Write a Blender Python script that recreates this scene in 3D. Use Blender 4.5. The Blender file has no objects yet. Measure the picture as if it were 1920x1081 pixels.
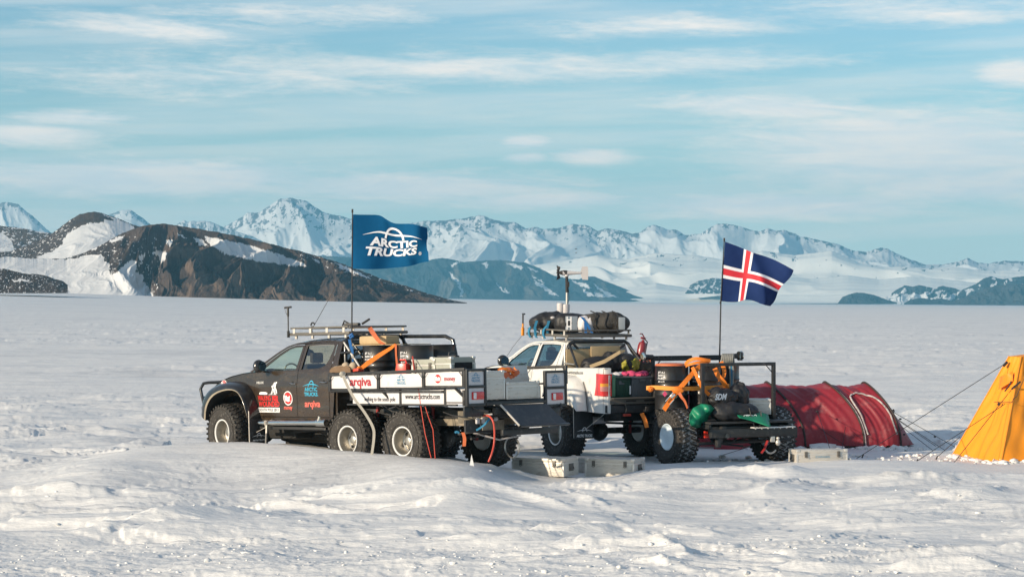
import bpy, bmesh, math, random
import numpy as np
from math import sin, cos, pi, radians, atan2, sqrt
from mathutils import Vector, Matrix, Euler
random.seed(7); RS = np.random.RandomState(11)
S = bpy.context.scene; COL = S.collection
# ------------------------------------------------------------------ camera
FPX, CH, HY = 4200.0, 2.95, 570.0
cd = bpy.data.cameras.new('camera'); cam = bpy.data.objects.new('camera', cd); COL.objects.link(cam)
cam.location = (0, 0, CH); cam.rotation_euler = (radians(90), 0, 0)
cd.sensor_width = 36; cd.lens = FPX / 1920 * 36; cd.shift_y = (HY - 540.5) / 1920
cd.clip_start = .5; cd.clip_end = 60000; S.camera = cam
# ------------------------------------------------------------------ light
SUN_EL, SUN_AZ = radians(17), radians(-126)         # azimuth clockwise from +Y: the sun stands to the left
sd = Vector((sin(SUN_AZ) * cos(SUN_EL), cos(SUN_AZ) * cos(SUN_EL), sin(SUN_EL)))
sl = bpy.data.lights.new('sun', 'SUN'); sl.energy = 4.6; sl.angle = radians(.6); sl.color = (1, .83, .62)
so = bpy.data.objects.new('sun', sl); COL.objects.link(so); so.rotation_euler = (-sd).to_track_quat('-Z', 'Y').to_euler()
w = bpy.data.worlds.new('World'); S.world = w; w.use_nodes = True
N = w.node_tree.nodes; L = w.node_tree.links; N.clear()
def nd(t, **k):
    n = N.new(t)
    for a, b in k.items(): setattr(n, a, b)
    return n
def mth(op, a, b=None, c=None, clamp=False):
    n = nd('ShaderNodeMath', operation=op, use_clamp=clamp)
    for i, v in enumerate((a, b, c)):
        if v is None: continue
        if isinstance(v, (int, float)): n.inputs[i].default_value = v
        else: L.new(v, n.inputs[i])
    return n.outputs[0]
sky = nd('ShaderNodeTexSky', sky_type='NISHITA', sun_disc=False, sun_elevation=SUN_EL, sun_rotation=SUN_AZ,
         altitude=300, air_density=1.0, dust_density=.6, ozone_density=2.2)
tc = nd('ShaderNodeTexCoord'); sp = nd('ShaderNodeSeparateXYZ'); L.new(tc.outputs['Generated'], sp.inputs[0])
az = mth('ARCTAN2', sp.outputs[0], sp.outputs[1]); el = mth('ARCSINE', sp.outputs[2])
U = mth('MULTIPLY', az, 1 / .2286); V = mth('MULTIPLY', el, 1 / .1349)      # real directions: azimuth and elevation of the sky
def ramp(v, a, b):
    n = nd('ShaderNodeMapRange', interpolation_type='SMOOTHSTEP'); L.new(v, n.inputs[0]); n.inputs[1].default_value = a; n.inputs[2].default_value = b
    return n.outputs[0]
def noise(su, sv, off, sc, det, rot=0, rough=.55, dist=0):
    m = nd('ShaderNodeCombineXYZ'); L.new(mth('MULTIPLY', U, su), m.inputs[0]); L.new(mth('ADD', mth('MULTIPLY', V, sv), mth('MULTIPLY', U, rot)), m.inputs[1]); m.inputs[2].default_value = off
    n = nd('ShaderNodeTexNoise'); L.new(m.outputs[0], n.inputs['Vector']); n.inputs['Scale'].default_value = sc; n.inputs['Detail'].default_value = det
    n.inputs['Roughness'].default_value = rough; n.inputs['Distortion'].default_value = dist
    return n.outputs[0]
def bank(u, v, su, sv, tilt=0):      # a cloud bank: direction and angular size
    a = mth('MULTIPLY', mth('SUBTRACT', U, u), 1 / su); b = mth('MULTIPLY', mth('ADD', mth('SUBTRACT', V, v), mth('MULTIPLY', mth('SUBTRACT', U, u), tilt)), 1 / sv)
    return mth('POWER', 2.718, mth('MULTIPLY', mth('ADD', mth('MULTIPLY', a, a), mth('MULTIPLY', b, b)), -1))
def pv(y): return (570 - y) / 4200 / .1349
def pu(x): return (x - 960) / 4200 / .2286
acc = None
for (x, y, sx, sy, t, amp) in [(1720, 285, 380, 85, .0, 1.0), (1450, 205, 240, 26, .10, .85), (1830, 345, 320, 50, 0, .85), (280, 338, 420, 38, -.01, 1.0),
        (60, 262, 170, 24, 0, .8), (150, 228, 150, 18, 0, .7), (760, 350, 340, 32, 0, .9), (1020, 376, 200, 20, 0, .8), (1450, 388, 330, 28, 0, .9), (985, 266, 56, 14, 0, .85), (985, 296, 50, 12, 0, .8),
        (1110, 294, 84, 18, .03, .85), (900, 130, 520, 34, 0, .62), (1300, 120, 300, 34, -.05, .58), (430, 150, 460, 50, 0, .55), (1890, 150, 80, 26, 0, .9), (300, 60, 240, 30, .12, .6), (1700, 30, 300, 32, 0, .58), (1250, 55, 280, 28, 0, .52), (560, 30, 320, 26, 0, .46)]:
    b = mth('MULTIPLY', bank(pu(x), pv(y), sx / 960, sy / 566, t), amp); acc = b if acc is None else mth('MAXIMUM', acc, b)
n1 = noise(1.5, 6, 3.1, 2.6, 9, .25, .62, .5); n2 = noise(.5, 5, 9.4, 2.0, 6, -.3, .55, .2); n3 = noise(5, 14, 1.4, 5, 7, 0, .65, .3)
nn = mth('ADD', mth('MULTIPLY', n1, .6), mth('ADD', mth('MULTIPLY', n2, .3), mth('MULTIPLY', n3, .3)))
dens = ramp(mth('ADD', mth('MULTIPLY', acc, .8), mth('MULTIPLY', mth('SUBTRACT', nn, .56), 1.25)), .06, .74)
hi = mth('MULTIPLY', ramp(n2, .40, .66), .38)     # thin veil
cl = mth('MAXIMUM', mth('MULTIPLY', dens, .92), hi)
mixc = nd('ShaderNodeMix', data_type='RGBA'); L.new(ramp(n1, .35, .65), mixc.inputs[0])
mixc.inputs[6].default_value = (8.2, 8.0, 7.8, 1); mixc.inputs[7].default_value = (10.2, 8.9, 7.9, 1)
tint = nd('ShaderNodeMix', data_type='RGBA', blend_type='MULTIPLY'); tint.inputs[0].default_value = 1; L.new(sky.outputs[0], tint.inputs[6]); tint.inputs[7].default_value = (.92, 1.08, 1.10, 1)
pale = nd('ShaderNodeMix', data_type='RGBA'); L.new(mth('MULTIPLY', ramp(V, .8, .02), .72), pale.inputs[0]); L.new(tint.outputs[2], pale.inputs[6]); pale.inputs[7].default_value = (6.1, 7.6, 7.9, 1)
mx = nd('ShaderNodeMix', data_type='RGBA'); L.new(cl, mx.inputs[0]); L.new(pale.outputs[2], mx.inputs[6]); L.new(mixc.outputs[2], mx.inputs[7])
bg = nd('ShaderNodeBackground'); bg.inputs[1].default_value = .1; L.new(mx.outputs[2], bg.inputs[0]); wo = nd('ShaderNodeOutputWorld'); L.new(bg.outputs[0], wo.inputs[0])
S.view_settings.view_transform = 'Standard'; S.view_settings.look = 'None'; S.view_settings.gamma = 1; S.view_settings.exposure = .37
# ------------------------------------------------------------------ numpy noise
PERM = RS.permutation(4096)
def hsh(i, j): return PERM[(PERM[i & 4095] + j) & 4095]
def perlin(x, y):
    xi = np.floor(x).astype(np.int64); yi = np.floor(y).astype(np.int64); fx = x - xi; fy = y - yi
    u = fx * fx * fx * (fx * (fx * 6 - 15) + 10); v = fy * fy * fy * (fy * (fy * 6 - 15) + 10)
    def g(i, j, dx, dy):
        a = hsh(i, j) * (2 * pi / 4096); return np.cos(a) * dx + np.sin(a) * dy
    a = g(xi, yi, fx, fy); b = g(xi + 1, yi, fx - 1, fy); c = g(xi, yi + 1, fx, fy - 1); d = g(xi + 1, yi + 1, fx - 1, fy - 1)
    return (a + u * (b - a) + v * ((c + u * (d - c)) - (a + u * (b - a)))) * 1.5
def fbm(x, y, o=5, g=.5, lac=2.03):
    s = 0; a = 1
    for k in range(o): s = s + a * perlin(x + 17.3 * k, y - 9.1 * k); x = x * lac; y = y * lac; a *= g
    return s
def ridged(x, y, o=5, g=.5, lac=2.1):
    s = 0; a = 1; n = 0
    for k in range(o): s = s + a * (1 - np.abs(perlin(x + 7.7 * k, y + 3.3 * k)) * 2); n += a; x = x * lac; y = y * lac; a *= g
    return s / n
def sstep(a, b, x):
    t = np.clip((x - a) / (b - a), 0, 1); return t * t * (3 - 2 * t)
def P(px, py, D): return Vector(((px - 960) / FPX * D, D, CH - (py - HY) / FPX * D))
# ------------------------------------------------------------------ materials
def mat(name, col, rough=.5, metal=0, coat=0, var=.08, vs=8, bump=0, bs=60, spec=.5, dirt=None, da=.5, ds=5, stretch=(1, 1, 1), trans=0, emis=None):
    m = bpy.data.materials.new(name); m.use_nodes = True; nt = m.node_tree; n = nt.nodes; l = nt.links; p = n['Principled BSDF']
    p.inputs['Roughness'].default_value = rough; p.inputs['Metallic'].default_value = metal; p.inputs['Coat Weight'].default_value = coat; p.inputs['Coat Roughness'].default_value = .08
    p.inputs['Specular IOR Level'].default_value = spec; p.inputs['Transmission Weight'].default_value = trans
    t = n.new('ShaderNodeTexCoord'); mp = n.new('ShaderNodeMapping'); mp.inputs['Scale'].default_value = stretch; l.new(t.outputs['Object'], mp.inputs[0])
    nz = n.new('ShaderNodeTexNoise'); nz.inputs['Scale'].default_value = vs; nz.inputs['Detail'].default_value = 6; l.new(mp.outputs[0], nz.inputs[0])
    mx = n.new('ShaderNodeMix'); mx.data_type = 'RGBA'; c = Vector(col[:3])
    mx.inputs[6].default_value = (*(c * (1 - var)), 1); mx.inputs[7].default_value = (*[min(1, q * (1 + var) + var * .02) for q in c], 1)
    l.new(nz.outputs[0], mx.inputs[0]); out = mx.outputs[2]
    if dirt:
        n2 = n.new('ShaderNodeTexNoise'); n2.inputs['Scale'].default_value = ds; n2.inputs['Detail'].default_value = 9; n2.inputs['Roughness'].default_value = .7; l.new(mp.outputs[0], n2.inputs[0])
        r = n.new('ShaderNodeMapRange'); r.inputs[1].default_value = .62 - da * .3; r.inputs[2].default_value = .75; l.new(n2.outputs[0], r.inputs[0])
        m3 = n.new('ShaderNodeMix'); m3.data_type = 'RGBA'; l.new(r.outputs[0], m3.inputs[0]); l.new(out, m3.inputs[6]); m3.inputs[7].default_value = (*dirt, 1); out = m3.outputs[2]
    l.new(out, p.inputs['Base Color'])
    if bump:
        n3 = n.new('ShaderNodeTexNoise'); n3.inputs['Scale'].default_value = bs; n3.inputs['Detail'].default_value = 4; l.new(mp.outputs[0], n3.inputs[0])
        b = n.new('ShaderNodeBump'); b.inputs['Strength'].default_value = bump; b.inputs['Distance'].default_value = .02; l.new(n3.outputs[0], b.inputs['Height']); l.new(b.outputs[0], p.inputs['Normal'])
    return m
def glass(name, col, refl=.12):
    m = bpy.data.materials.new(name); m.use_nodes = True; nt = m.node_tree; n = nt.nodes; l = nt.links; n.clear()
    tr = n.new('ShaderNodeBsdfTransparent'); tr.inputs[0].default_value = (*col, 1); g = n.new('ShaderNodeBsdfGlossy'); g.inputs['Roughness'].default_value = .03
    g.inputs[0].default_value = (.9, .95, 1, 1); fr = n.new('ShaderNodeLayerWeight'); fr.inputs[0].default_value = .5
    pw = n.new('ShaderNodeMath'); pw.operation = 'POWER'; l.new(fr.outputs['Facing'], pw.inputs[0]); pw.inputs[1].default_value = 3; a = n.new('ShaderNodeMath'); a.operation = 'MULTIPLY_ADD'; l.new(pw.outputs[0], a.inputs[0]); a.inputs[1].default_value = .6; a.inputs[2].default_value = refl
    mx = n.new('ShaderNodeMixShader'); l.new(a.outputs[0], mx.inputs[0]); l.new(tr.outputs[0], mx.inputs[1]); l.new(g.outputs[0], mx.inputs[2]); o = n.new('ShaderNodeOutputMaterial'); l.new(mx.outputs[0], o.inputs[0])
    return m
M = dict(
    black=mat('black_paint', (.034, .023, .014), .20, 0, .5, .35, 4, dirt=(.075, .052, .031), da=.4, ds=3, stretch=(1, 1, 2.5)),  # dusty paint; its brown tone also stands in for warm snow reflection
    gloss=mat('black_gloss', (.012, .012, .012), .28, 0, .5, .3, dirt=(.06, .055, .045), da=.35, ds=8),
    white=mat('white_paint', (.66, .65, .62), .32, 0, .6, .04, 3, dirt=(.42, .38, .31), da=.25, ds=4),
    plastic=mat('black_plastic', (.022, .022, .023), .55, var=.3, bump=.15, dirt=(.09, .085, .08), da=.25, ds=14),
    frame=mat('black_frame_steel', (.018, .018, .018), .45, var=.4, dirt=(.12, .11, .1), da=.2, ds=9),
    dark=mat('dark_underside', (.012, .012, .012), .8, var=.5),
    axle=mat('greased_axle', (.025, .023, .02), .5, var=.4, dirt=(.35, .36, .38), da=.15, ds=9),
    chassis=mat('chassis_beige', (.27, .23, .17), .6, var=.25, dirt=(.05, .045, .04), da=.4, ds=6),
    rubber=mat('tyre_rubber', (.028, .025, .022), .82, var=.35, vs=20, bump=.3, bs=40, dirt=(.33, .31, .28), da=.18, ds=26),
    rimgrey=mat('rim_metal', (.42, .40, .36), .38, .8, var=.2),
    rimwhite=mat('rim_white', (.72, .72, .7), .4, var=.05),
    rimblue=mat('rim_pale', (.62, .72, .78), .35, var=.08),
    hole=mat('hole_dark', (.01, .01, .01), .9),
    treadsnow=mat('snow_packed_tread', (.05, .05, .05), .8, var=.3, dirt=(.72, .72, .73), da=.75, ds=30),
    chrome=mat('chrome', (.75, .72, .66), .16, 1, var=.05),
    alu=mat('aluminium', (.60, .56, .50), .45, .3, var=.12, vs=5, bump=.2, bs=18, dirt=(.32, .27, .2), da=.35, ds=5, stretch=(1, 1, 4)),
    aluedge=mat('aluminium_edge', (.66, .63, .58), .4, .45, var=.1),
    steelgrey=mat('rack_grey', (.13, .12, .105), .5, .3, var=.2),
    panel=mat('white_panel', (.60, .58, .585), .4, var=.05, vs=3, dirt=(.45, .42, .38), da=.15),
    interior=mat('interior_dark', (.02, .02, .022), .8),
    dash=mat('dash_tan', (.42, .38, .27), .8),
    red=mat('red_plastic', (.65, .04, .02), .3, coat=.4), redcloth=mat('red_rubber', (.50, .06, .035), .45), lampred=mat('tail_lamp_red', (.6, .012, .01), .18, coat=.8, var=.35, vs=16),
    lenspink=mat('lamp_pink_lens', (.50, .20, .18), .2, coat=.6, var=.3, vs=30), amber=mat('amber_lens', (.85, .32, .02), .2, coat=.6, var=.3, vs=30), lens=mat('clear_lens', (.75, .7, .68), .15, coat=.6, var=.3, vs=30),
    orange=mat('orange_webbing', (.74, .19, .01), .6, var=.25, vs=14, bump=.2), rust=mat('faded_red_strap', (.62, .15, .05), .6, var=.25, vs=14),
    yellow=mat('amber_web', (.80, .28, .02), .6, var=.2, vs=10),
    blue=mat('blue_strap', (.01, .12, .36), .6, var=.2), teal=mat('teal_strap', (.02, .18, .32), .6, var=.2),
    greystrap=mat('grey_strap', (.36, .34, .29), .7, var=.2),
    tanbox=mat('tan_cardboard', (.43, .32, .18), .85, var=.18, vs=6, bump=.2), boot=mat('boot_sole', (.16, .10, .055), .8, var=.3), bootcanvas=mat('boot_canvas', (.42, .34, .24), .85, var=.2),
    drum=mat('black_drum', (.012, .012, .013), .42, .0, .2, var=.4, vs=5), greycase=mat('grey_green_case', (.33, .34, .29), .55, var=.12, vs=5, dirt=(.2, .18, .14), da=.2),
    green=mat('dark_green_plastic', (.012, .055, .035), .42, var=.15), palegreen=mat('pale_green_plastic', (.12, .26, .15), .45, var=.1), greytote=mat('grey_tote', (.10, .11, .12), .5, var=.12),
    tarp=mat('green_tarp', (.004, .19, .095), .42, var=.25, vs=3, bump=.5, bs=6), bag=mat('black_nylon', (.012, .012, .014), .55, var=.4, vs=8, bump=.5, bs=14),
    baggrey=mat('grey_fabric', (.22, .26, .30), .7, var=.15), mesh_=mat('mesh_bag', (.04, .036, .03), .7, var=.5, vs=30, bump=.5, bs=40),
    pink=mat('pink_fabric', (.55, .05, .14), .7, var=.3, vs=10), purple=mat('purple_fabric', (.18, .12, .45), .7), yellowbag=mat('yellow_fabric', (.30, .28, .025), .6, var=.2),
    rope=mat('speckled_rope', (.24, .24, .22), .9, var=.7, vs=60, bump=.5, bs=120), ropeblue=mat('blue_rope', (.03, .16, .28), .9, var=.5, vs=60),
    tent=mat('red_tent_fabric', (.235, .013, .024), .5, var=.28, vs=2.2, bump=.35, bs=5, dirt=(.34, .13, .13), da=.3, ds=3.0),
    tentdark=mat('tent_hem', (.03, .018, .015), .7, var=.5, vs=30), snowhem=mat('frosted_zip', (.5, .45, .44), .8, var=.5, vs=40, dirt=(.05, .03, .03), da=.6, ds=14),
    ytent=mat('yellow_tent_fabric', (.84, .285, .008), .6, var=.14, vs=2.5, bump=.35, bs=4), ytentd=mat('orange_tent_fabric', (.72, .24, .01), .6, var=.12),
    cord=mat('black_cord', (.02, .02, .022), .7), grey=mat('sensor_grey', (.48, .46, .46), .5, var=.08), silver=mat('silver_pole', (.5, .48, .44), .35, .7, var=.1),
    txblack=mat('text_black', (.03, .03, .035), .6), txwhite=mat('text_white', (.8, .8, .8), .5, var=.02), txred=mat('text_red', (.62, .02, .02), .5, var=.05), txdred=mat('text_dark_red', (.36, .02, .03), .5, var=.05), txsalmon=mat('text_salmon', (.62, .12, .09), .5),
    txcyan=mat('text_cyan', (.03, .36, .55), .5, var=.03), txblue=mat('text_blue', (.05, .24, .40), .5, var=.03),
    maroon=mat('extinguisher_red', (.22, .015, .02), .35, coat=.4, var=.2), mirror=mat('mirror_glass', (.35, .42, .42), .05, 1), shock=mat('shock_red', (.28, .02, .02), .4))
M['glassg'] = glass('green_glass', (.84, .95, .88), .06); M['glassd'] = glass('tan_reflection_glass', (.74, .62, .47), .09); M['glasst'] = glass('teal_glass', (.40, .58, .60), .12); M['glassk'] = glass('privacy_glass', (.05, .05, .05), .2)  # tan tint of the rear side panes stands in for a brown-gold reflection
# ------------------------------------------------------------------ mesh helpers
class MB:
    def __init__(s): s.v = []; s.f = []; s.m = []
    def add(s, vs, fs, mi=0):
        o = len(s.v); s.v += [tuple(a) for a in vs]; s.f += [tuple(i + o for i in f) for f in fs]; s.m += [mi] * len(fs); return s
    def bx(s, c, d, r=(0, 0, 0), bev=0, mi=0, taper=1):
        bm = bmesh.new(); bmesh.ops.create_cube(bm, size=1)
        for v in bm.verts:
            k = taper if v.co.z > 0 else 1; v.co.x *= d[0] * k; v.co.y *= d[1] * k; v.co.z *= d[2]
        if bev: bmesh.ops.bevel(bm, geom=bm.edges[:], offset=min(bev, min(d) * .45), segments=2, affect='EDGES', profile=.6)
        mt = Matrix.Translation(c) @ Euler(r).to_matrix().to_4x4(); bm.verts.index_update()
        s.add([mt @ v.co for v in bm.verts], [[v.index for v in f.verts] for f in bm.faces], mi); bm.free(); return s
    def tube(s, pts, r, n=8, mi=0, closed=False, flat=None, cap=True):
        pts = [Vector(p) for p in pts]; k = len(pts); rs = r if isinstance(r, (list, tuple)) else [r] * k; rings = []; up = Vector((0, 0, 1))
        prev = None
        for i, p in enumerate(pts):
            a = pts[(i - 1) % k] if (closed or i) else p; b = pts[(i + 1) % k] if (closed or i < k - 1) else p
            t = (b - a).normalized()
            if prev is None:
                q = up if abs(t.z) < .9 else Vector((1, 0, 0)); nx = t.cross(q).normalized()
            else:
                nx = prev - t * prev.dot(t); nx = nx.normalized() if nx.length > 1e-5 else t.orthogonal().normalized()
            prev = nx; ny = t.cross(nx)
            rx = rs[i]; ry = rs[i] * (flat or 1)
            rings.append([p + nx * cos(2 * pi * j / n) * rx + ny * sin(2 * pi * j / n) * ry for j in range(n)])
        vs = [v for rg in rings for v in rg]; fs = []
        for i in range(k if closed else k - 1):
            for j in range(n): a = i * n; b = ((i + 1) % k) * n; fs.append((a + j, a + (j + 1) % n, b + (j + 1) % n, b + j))
        if cap and not closed: fs += [tuple(range(n))[::-1], tuple((k - 1) * n + j for j in range(n))]
        return s.add(vs, fs, mi)
    def strap(s, pts, wv, th=.004, mi=0):        # flat webbing: wv = width vector (or list)
        pts = [Vector(p) for p in pts]; vs = []; fs = []
        for i, p in enumerate(pts):
            wd = Vector(wv[i] if isinstance(wv, list) else wv); t = (pts[min(i + 1, len(pts) - 1)] - pts[max(i - 1, 0)]).normalized(); nn_ = t.cross(wd.normalized()).normalized() * th / 2
            vs += [p - wd / 2 - nn_, p + wd / 2 - nn_, p + wd / 2 + nn_, p - wd / 2 + nn_]
        for i in range(len(pts) - 1):
            for j in range(4): a = i * 4; fs.append((a + j, a + (j + 1) % 4, a + 4 + (j + 1) % 4, a + 4 + j))
        fs += [(3, 2, 1, 0), tuple(len(vs) - 4 + j for j in range(4))]; return s.add(vs, fs, mi)
    def lathe(s, prof, n=32, ax='y', c=(0, 0, 0), mi=0):     # prof: (r, h)
        vs = []; fs = []
        for i in range(n):
            a = 2 * pi * i / n
            for r, h in prof:
                p = {'y': (r * cos(a), h, r * sin(a)), 'z': (r * cos(a), r * sin(a), h), 'x': (h, r * cos(a), r * sin(a))}[ax]; vs.append(Vector(p) + Vector(c))
        k = len(prof)
        for i in range(n):
            j = (i + 1) % n
            for q in range(k - 1): fs.append((i * k + q, j * k + q, j * k + q + 1, i * k + q + 1))
        return s.add(vs, fs, mi)
    def grid(s, fn, nu, nv, mi=0, mf=None, flip=False):
        vs = [fn(i / nu, j / nv) for j in range(nv + 1) for i in range(nu + 1)]; o = len(s.v); s.v += [tuple(v) for v in vs]
        for j in range(nv):
            for i in range(nu):
                a = o + j * (nu + 1) + i; q = (a, a + 1, a + nu + 2, a + nu + 1); s.f.append(q[::-1] if flip else q); s.m.append(mf(i, j) if mf else mi)
        return s
    def prism(s, poly, axis, a, b, mi=0):       # polygon (2D) extruded along axis from a to b
        n = len(poly)
        def mk(p, h): return {'y': (p[0], h, p[1]), 'x': (h, p[0], p[1]), 'z': (p[0], p[1], h)}[axis]
        return s.add([mk(p, a) for p in poly] + [mk(p, b) for p in poly], [tuple(range(n)), tuple(range(n, 2 * n))[::-1]] + [(i, i + n, (i + 1) % n + n, (i + 1) % n) for i in range(n)], mi)
    def sph(s, c, r, seg=12, mi=0, nz=0, seed=0):
        bm = bmesh.new(); bmesh.ops.create_icosphere(bm, subdivisions=2 if seg < 16 else 3, radius=1); rr = random.Random(seed)
        for v in bm.verts:
            k = 1 + rr.uniform(-nz, nz); v.co = Vector((v.co.x * r[0] * k, v.co.y * r[1] * k, v.co.z * r[2] * k))
        bm.verts.index_update(); s.add([v.co + Vector(c) for v in bm.verts], [[v.index for v in f.verts] for f in bm.faces], mi); bm.free(); return s
    def build(s, name, mats, parent=None, smooth=True, ang=38, sub=0, solid=0, noff=-1):
        me = bpy.data.meshes.new(name); me.from_pydata(s.v, [], s.f)
        if not isinstance(mats, (list, tuple)): mats = [mats]
        for m_ in mats: me.materials.append(M[m_] if isinstance(m_, str) else m_)
        me.polygons.foreach_set('material_index', s.m); me.validate()
        bm = bmesh.new(); bm.from_mesh(me); bmesh.ops.recalc_face_normals(bm, faces=bm.faces[:])
        if smooth:
            for f in bm.faces: f.smooth = True
            ca = radians(ang)
            for e in bm.edges:
                if len(e.link_faces) == 2 and e.calc_face_angle(0) > ca: e.smooth = False
        bm.to_mesh(me); bm.free()
        o = bpy.data.objects.new(name, me); COL.objects.link(o)
        if parent is not None: o.parent = parent
        if solid: md = o.modifiers.new('s', 'SOLIDIFY'); md.thickness = solid; md.offset = noff
        if sub: md = o.modifiers.new('u', 'SUBSURF'); md.levels = md.render_levels = sub
        return o
def tag(o, label=None, cat=None, group=None, kind=None):
    if label: o['label'] = label
    if cat: o['category'] = cat
    if group: o['group'] = group
    if kind: o['kind'] = kind
    return o
def thing(name, label, cat, mtx=None, group=None):
    o = bpy.data.objects.new(name, None); COL.objects.link(o); o.empty_display_size = .1
    if mtx is not None: o.matrix_world = mtx
    return tag(o, label, cat, group)
def dup(o, parent=None, mtx=None):
    c = o.copy(); COL.objects.link(c)
    if parent is not None: c.parent = parent
    if mtx is not None: c.matrix_local = mtx
    for ch in list(o.children): dup(ch, c)
    return c
def pose(x, y, z, yaw, pitch=0, roll=0): return Matrix.Translation((x, y, z)) @ Matrix.Rotation(radians(yaw), 4, 'Z') @ Matrix.Rotation(radians(pitch), 4, 'Y') @ Matrix.Rotation(radians(roll), 4, 'X')
def TR(x, y, z, rz=0, rx=0, ry=0): return Matrix.Translation((x, y, z)) @ Euler((radians(rx), radians(ry), radians(rz))).to_matrix().to_4x4()
MBLK = pose(-4.09, 40.9, .064, 135, 1.57); MWHT = pose(.457, 45.588, .065, 119.4, -1.085); MTRL = pose(3.94, 41.7, 0, 117)
# ------------------------------------------------------------------ lettering
def text2d(s, size, shear=0, bold=0, width=None, sx=1):
    c = bpy.data.curves.new('t', 'FONT'); c.body = s; c.size = size; c.shear = shear; c.offset = bold; c.align_x = 'CENTER'; c.align_y = 'CENTER'; c.resolution_u = 3
    o = bpy.data.objects.new('t', c); COL.objects.link(o); dg = bpy.context.evaluated_depsgraph_get(); me = bpy.data.meshes.new_from_object(o.evaluated_get(dg))
    v = [(a.co.x * sx, a.co.y) for a in me.vertices]; f = [tuple(p.vertices) for p in me.polygons]
    bpy.data.objects.remove(o); bpy.data.curves.remove(c); bpy.data.meshes.remove(me)
    if width and v:
        x0 = min(a[0] for a in v); x1 = max(a[0] for a in v); k = width / (x1 - x0); v = [((a[0] - (x0 + x1) / 2) * k, a[1]) for a in v]
    return v, f
def band(fa, fb, a, b, n=16):
    v = []; 
    for i in range(n + 1):
        t = a + (b - a) * i / n; v += [fa(t), fb(t)]
    return v, [(2 * i, 2 * i + 2, 2 * i + 3, 2 * i + 1) for i in range(n)]
def sh(vf, dx, dy, k=1, ky=None): return [(x * k + dx, y * (ky or k) + dy) for x, y in vf[0]], vf[1]
def merge(*l):
    v = []; f = []
    for a in l: o = len(v); v += a[0]; f += [tuple(i + o for i in q) for q in a[1]]
    return v, f
def emblem():      # thin crescent crossed by an arch, width 1, arch top at .23
    cres = band(lambda t: (t, .1 - .42 * t * t), lambda t: (t, .1 - .42 * t * t - .036 * (1 - (2 * t) ** 2) - .003), -.5, .5, 24)
    arch = band(lambda t: (.17 * sin(t), -.04 + .27 * cos(t)), lambda t: (.135 * sin(t), -.04 + .228 * cos(t)), -1.5, 1.5, 22)
    return merge(cres, arch)
def logo(wd):
    e = emblem(); a = text2d('ARCTIC', .20, 0, .005, .78); b = text2d('TRUCKS.', .20, 0, .005, .86)
    return sh(merge(sh(e, 0, .16), sh(a, 0, .03), sh(b, 0, -.165)), 0, 0, wd)
def disc(r, n=28, ry=None): return [(r * cos(2 * pi * i / n), (ry or r) * sin(2 * pi * i / n)) for i in range(n)], [tuple(range(n))]
def rect(w_, h_): return [(-w_ / 2, -h_ / 2), (w_ / 2, -h_ / 2), (w_ / 2, h_ / 2), (-w_ / 2, h_ / 2)], [(0, 1, 2, 3)]
def decal(items, fn, name, parent, label=None, thick=0):   # items: (vf, material, layer)
    mb = MB(); mats = []
    for vf, m_, ly in items:
        if m_ not in mats: mats.append(m_)
        mb.add([fn(x, y, .004 + .003 * ly) for x, y in vf[0]], vf[1], mats.index(m_))
    o = mb.build(name, mats, parent, smooth=False)
    if label: o['label'] = label
    return o
def roundel(r): return [(disc(r, 28), 'txwhite', 0), (disc(r * .86), 'txred', 1), (sh(text2d('Virgin', r * .85, .3, .01, r * 1.45), 0, 0), 'txwhite', 2), (sh(rect(r * 1.2, r * .07), .0, -r * .38), 'txwhite', 2)]
# ------------------------------------------------------------------ snow plain
def wpt(px, py, D): p = P(px, py, D); return p.x, p.y, p.z
CR = [(-400, 900, 37, .05), (60, 850, 38.5, .14), (250, 836, 39, None), (330, 828, 39.2, None), (385, 826, 39.3, None), (480, 827, 39.0, None), (540, 832, 38.6, None), (600, 839, 38.1, None), (700, 851, 37.0, None), (760, 855, 36.4, None), (800, 858, 36.1, None), (880, 862, 36.0, None),
      (940, 868, 36.6, None), (965, 885, 38, .06), (990, 885, 38, .0), (1020, 884, 38.4, 0.), (1100, 884, 38.4, 0.), (1175, 886, 38.6, .0), (1215, 866, 38.9, .22), (1235, 866, 39.6, None), (1300, 871, 40.2, None), (1400, 868, 40.3, None), (1490, 864, 40.4, None), (1590, 858, 40.2, None), (1680, 861, 40.0, None), (1760, 866, 40.3, None), (1900, 871, 40.2, None), (2300, 878, 40, .02)]
CX = []; CY = []; CZ = []
for px, py, D, z in CR:
    p = wpt(px, py, D); CX.append(p[0]); CY.append(p[1]); CZ.append(z if z is not None else max(.0, p[2]))
CX, CY, CZ = map(np.array, (CX, CY, CZ)); gx = np.arange(-16, 16, .05); gk = np.exp(-(np.arange(-30, 31) * .05 / .55) ** 2); gk /= gk.sum()
CY = np.convolve(np.pad(np.interp(gx, CX, CY), 30, 'edge'), gk, 'valid'); CZ = np.convolve(np.pad(np.interp(gx, CX, CZ), 30, 'edge'), gk, 'valid'); CX = gx
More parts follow.
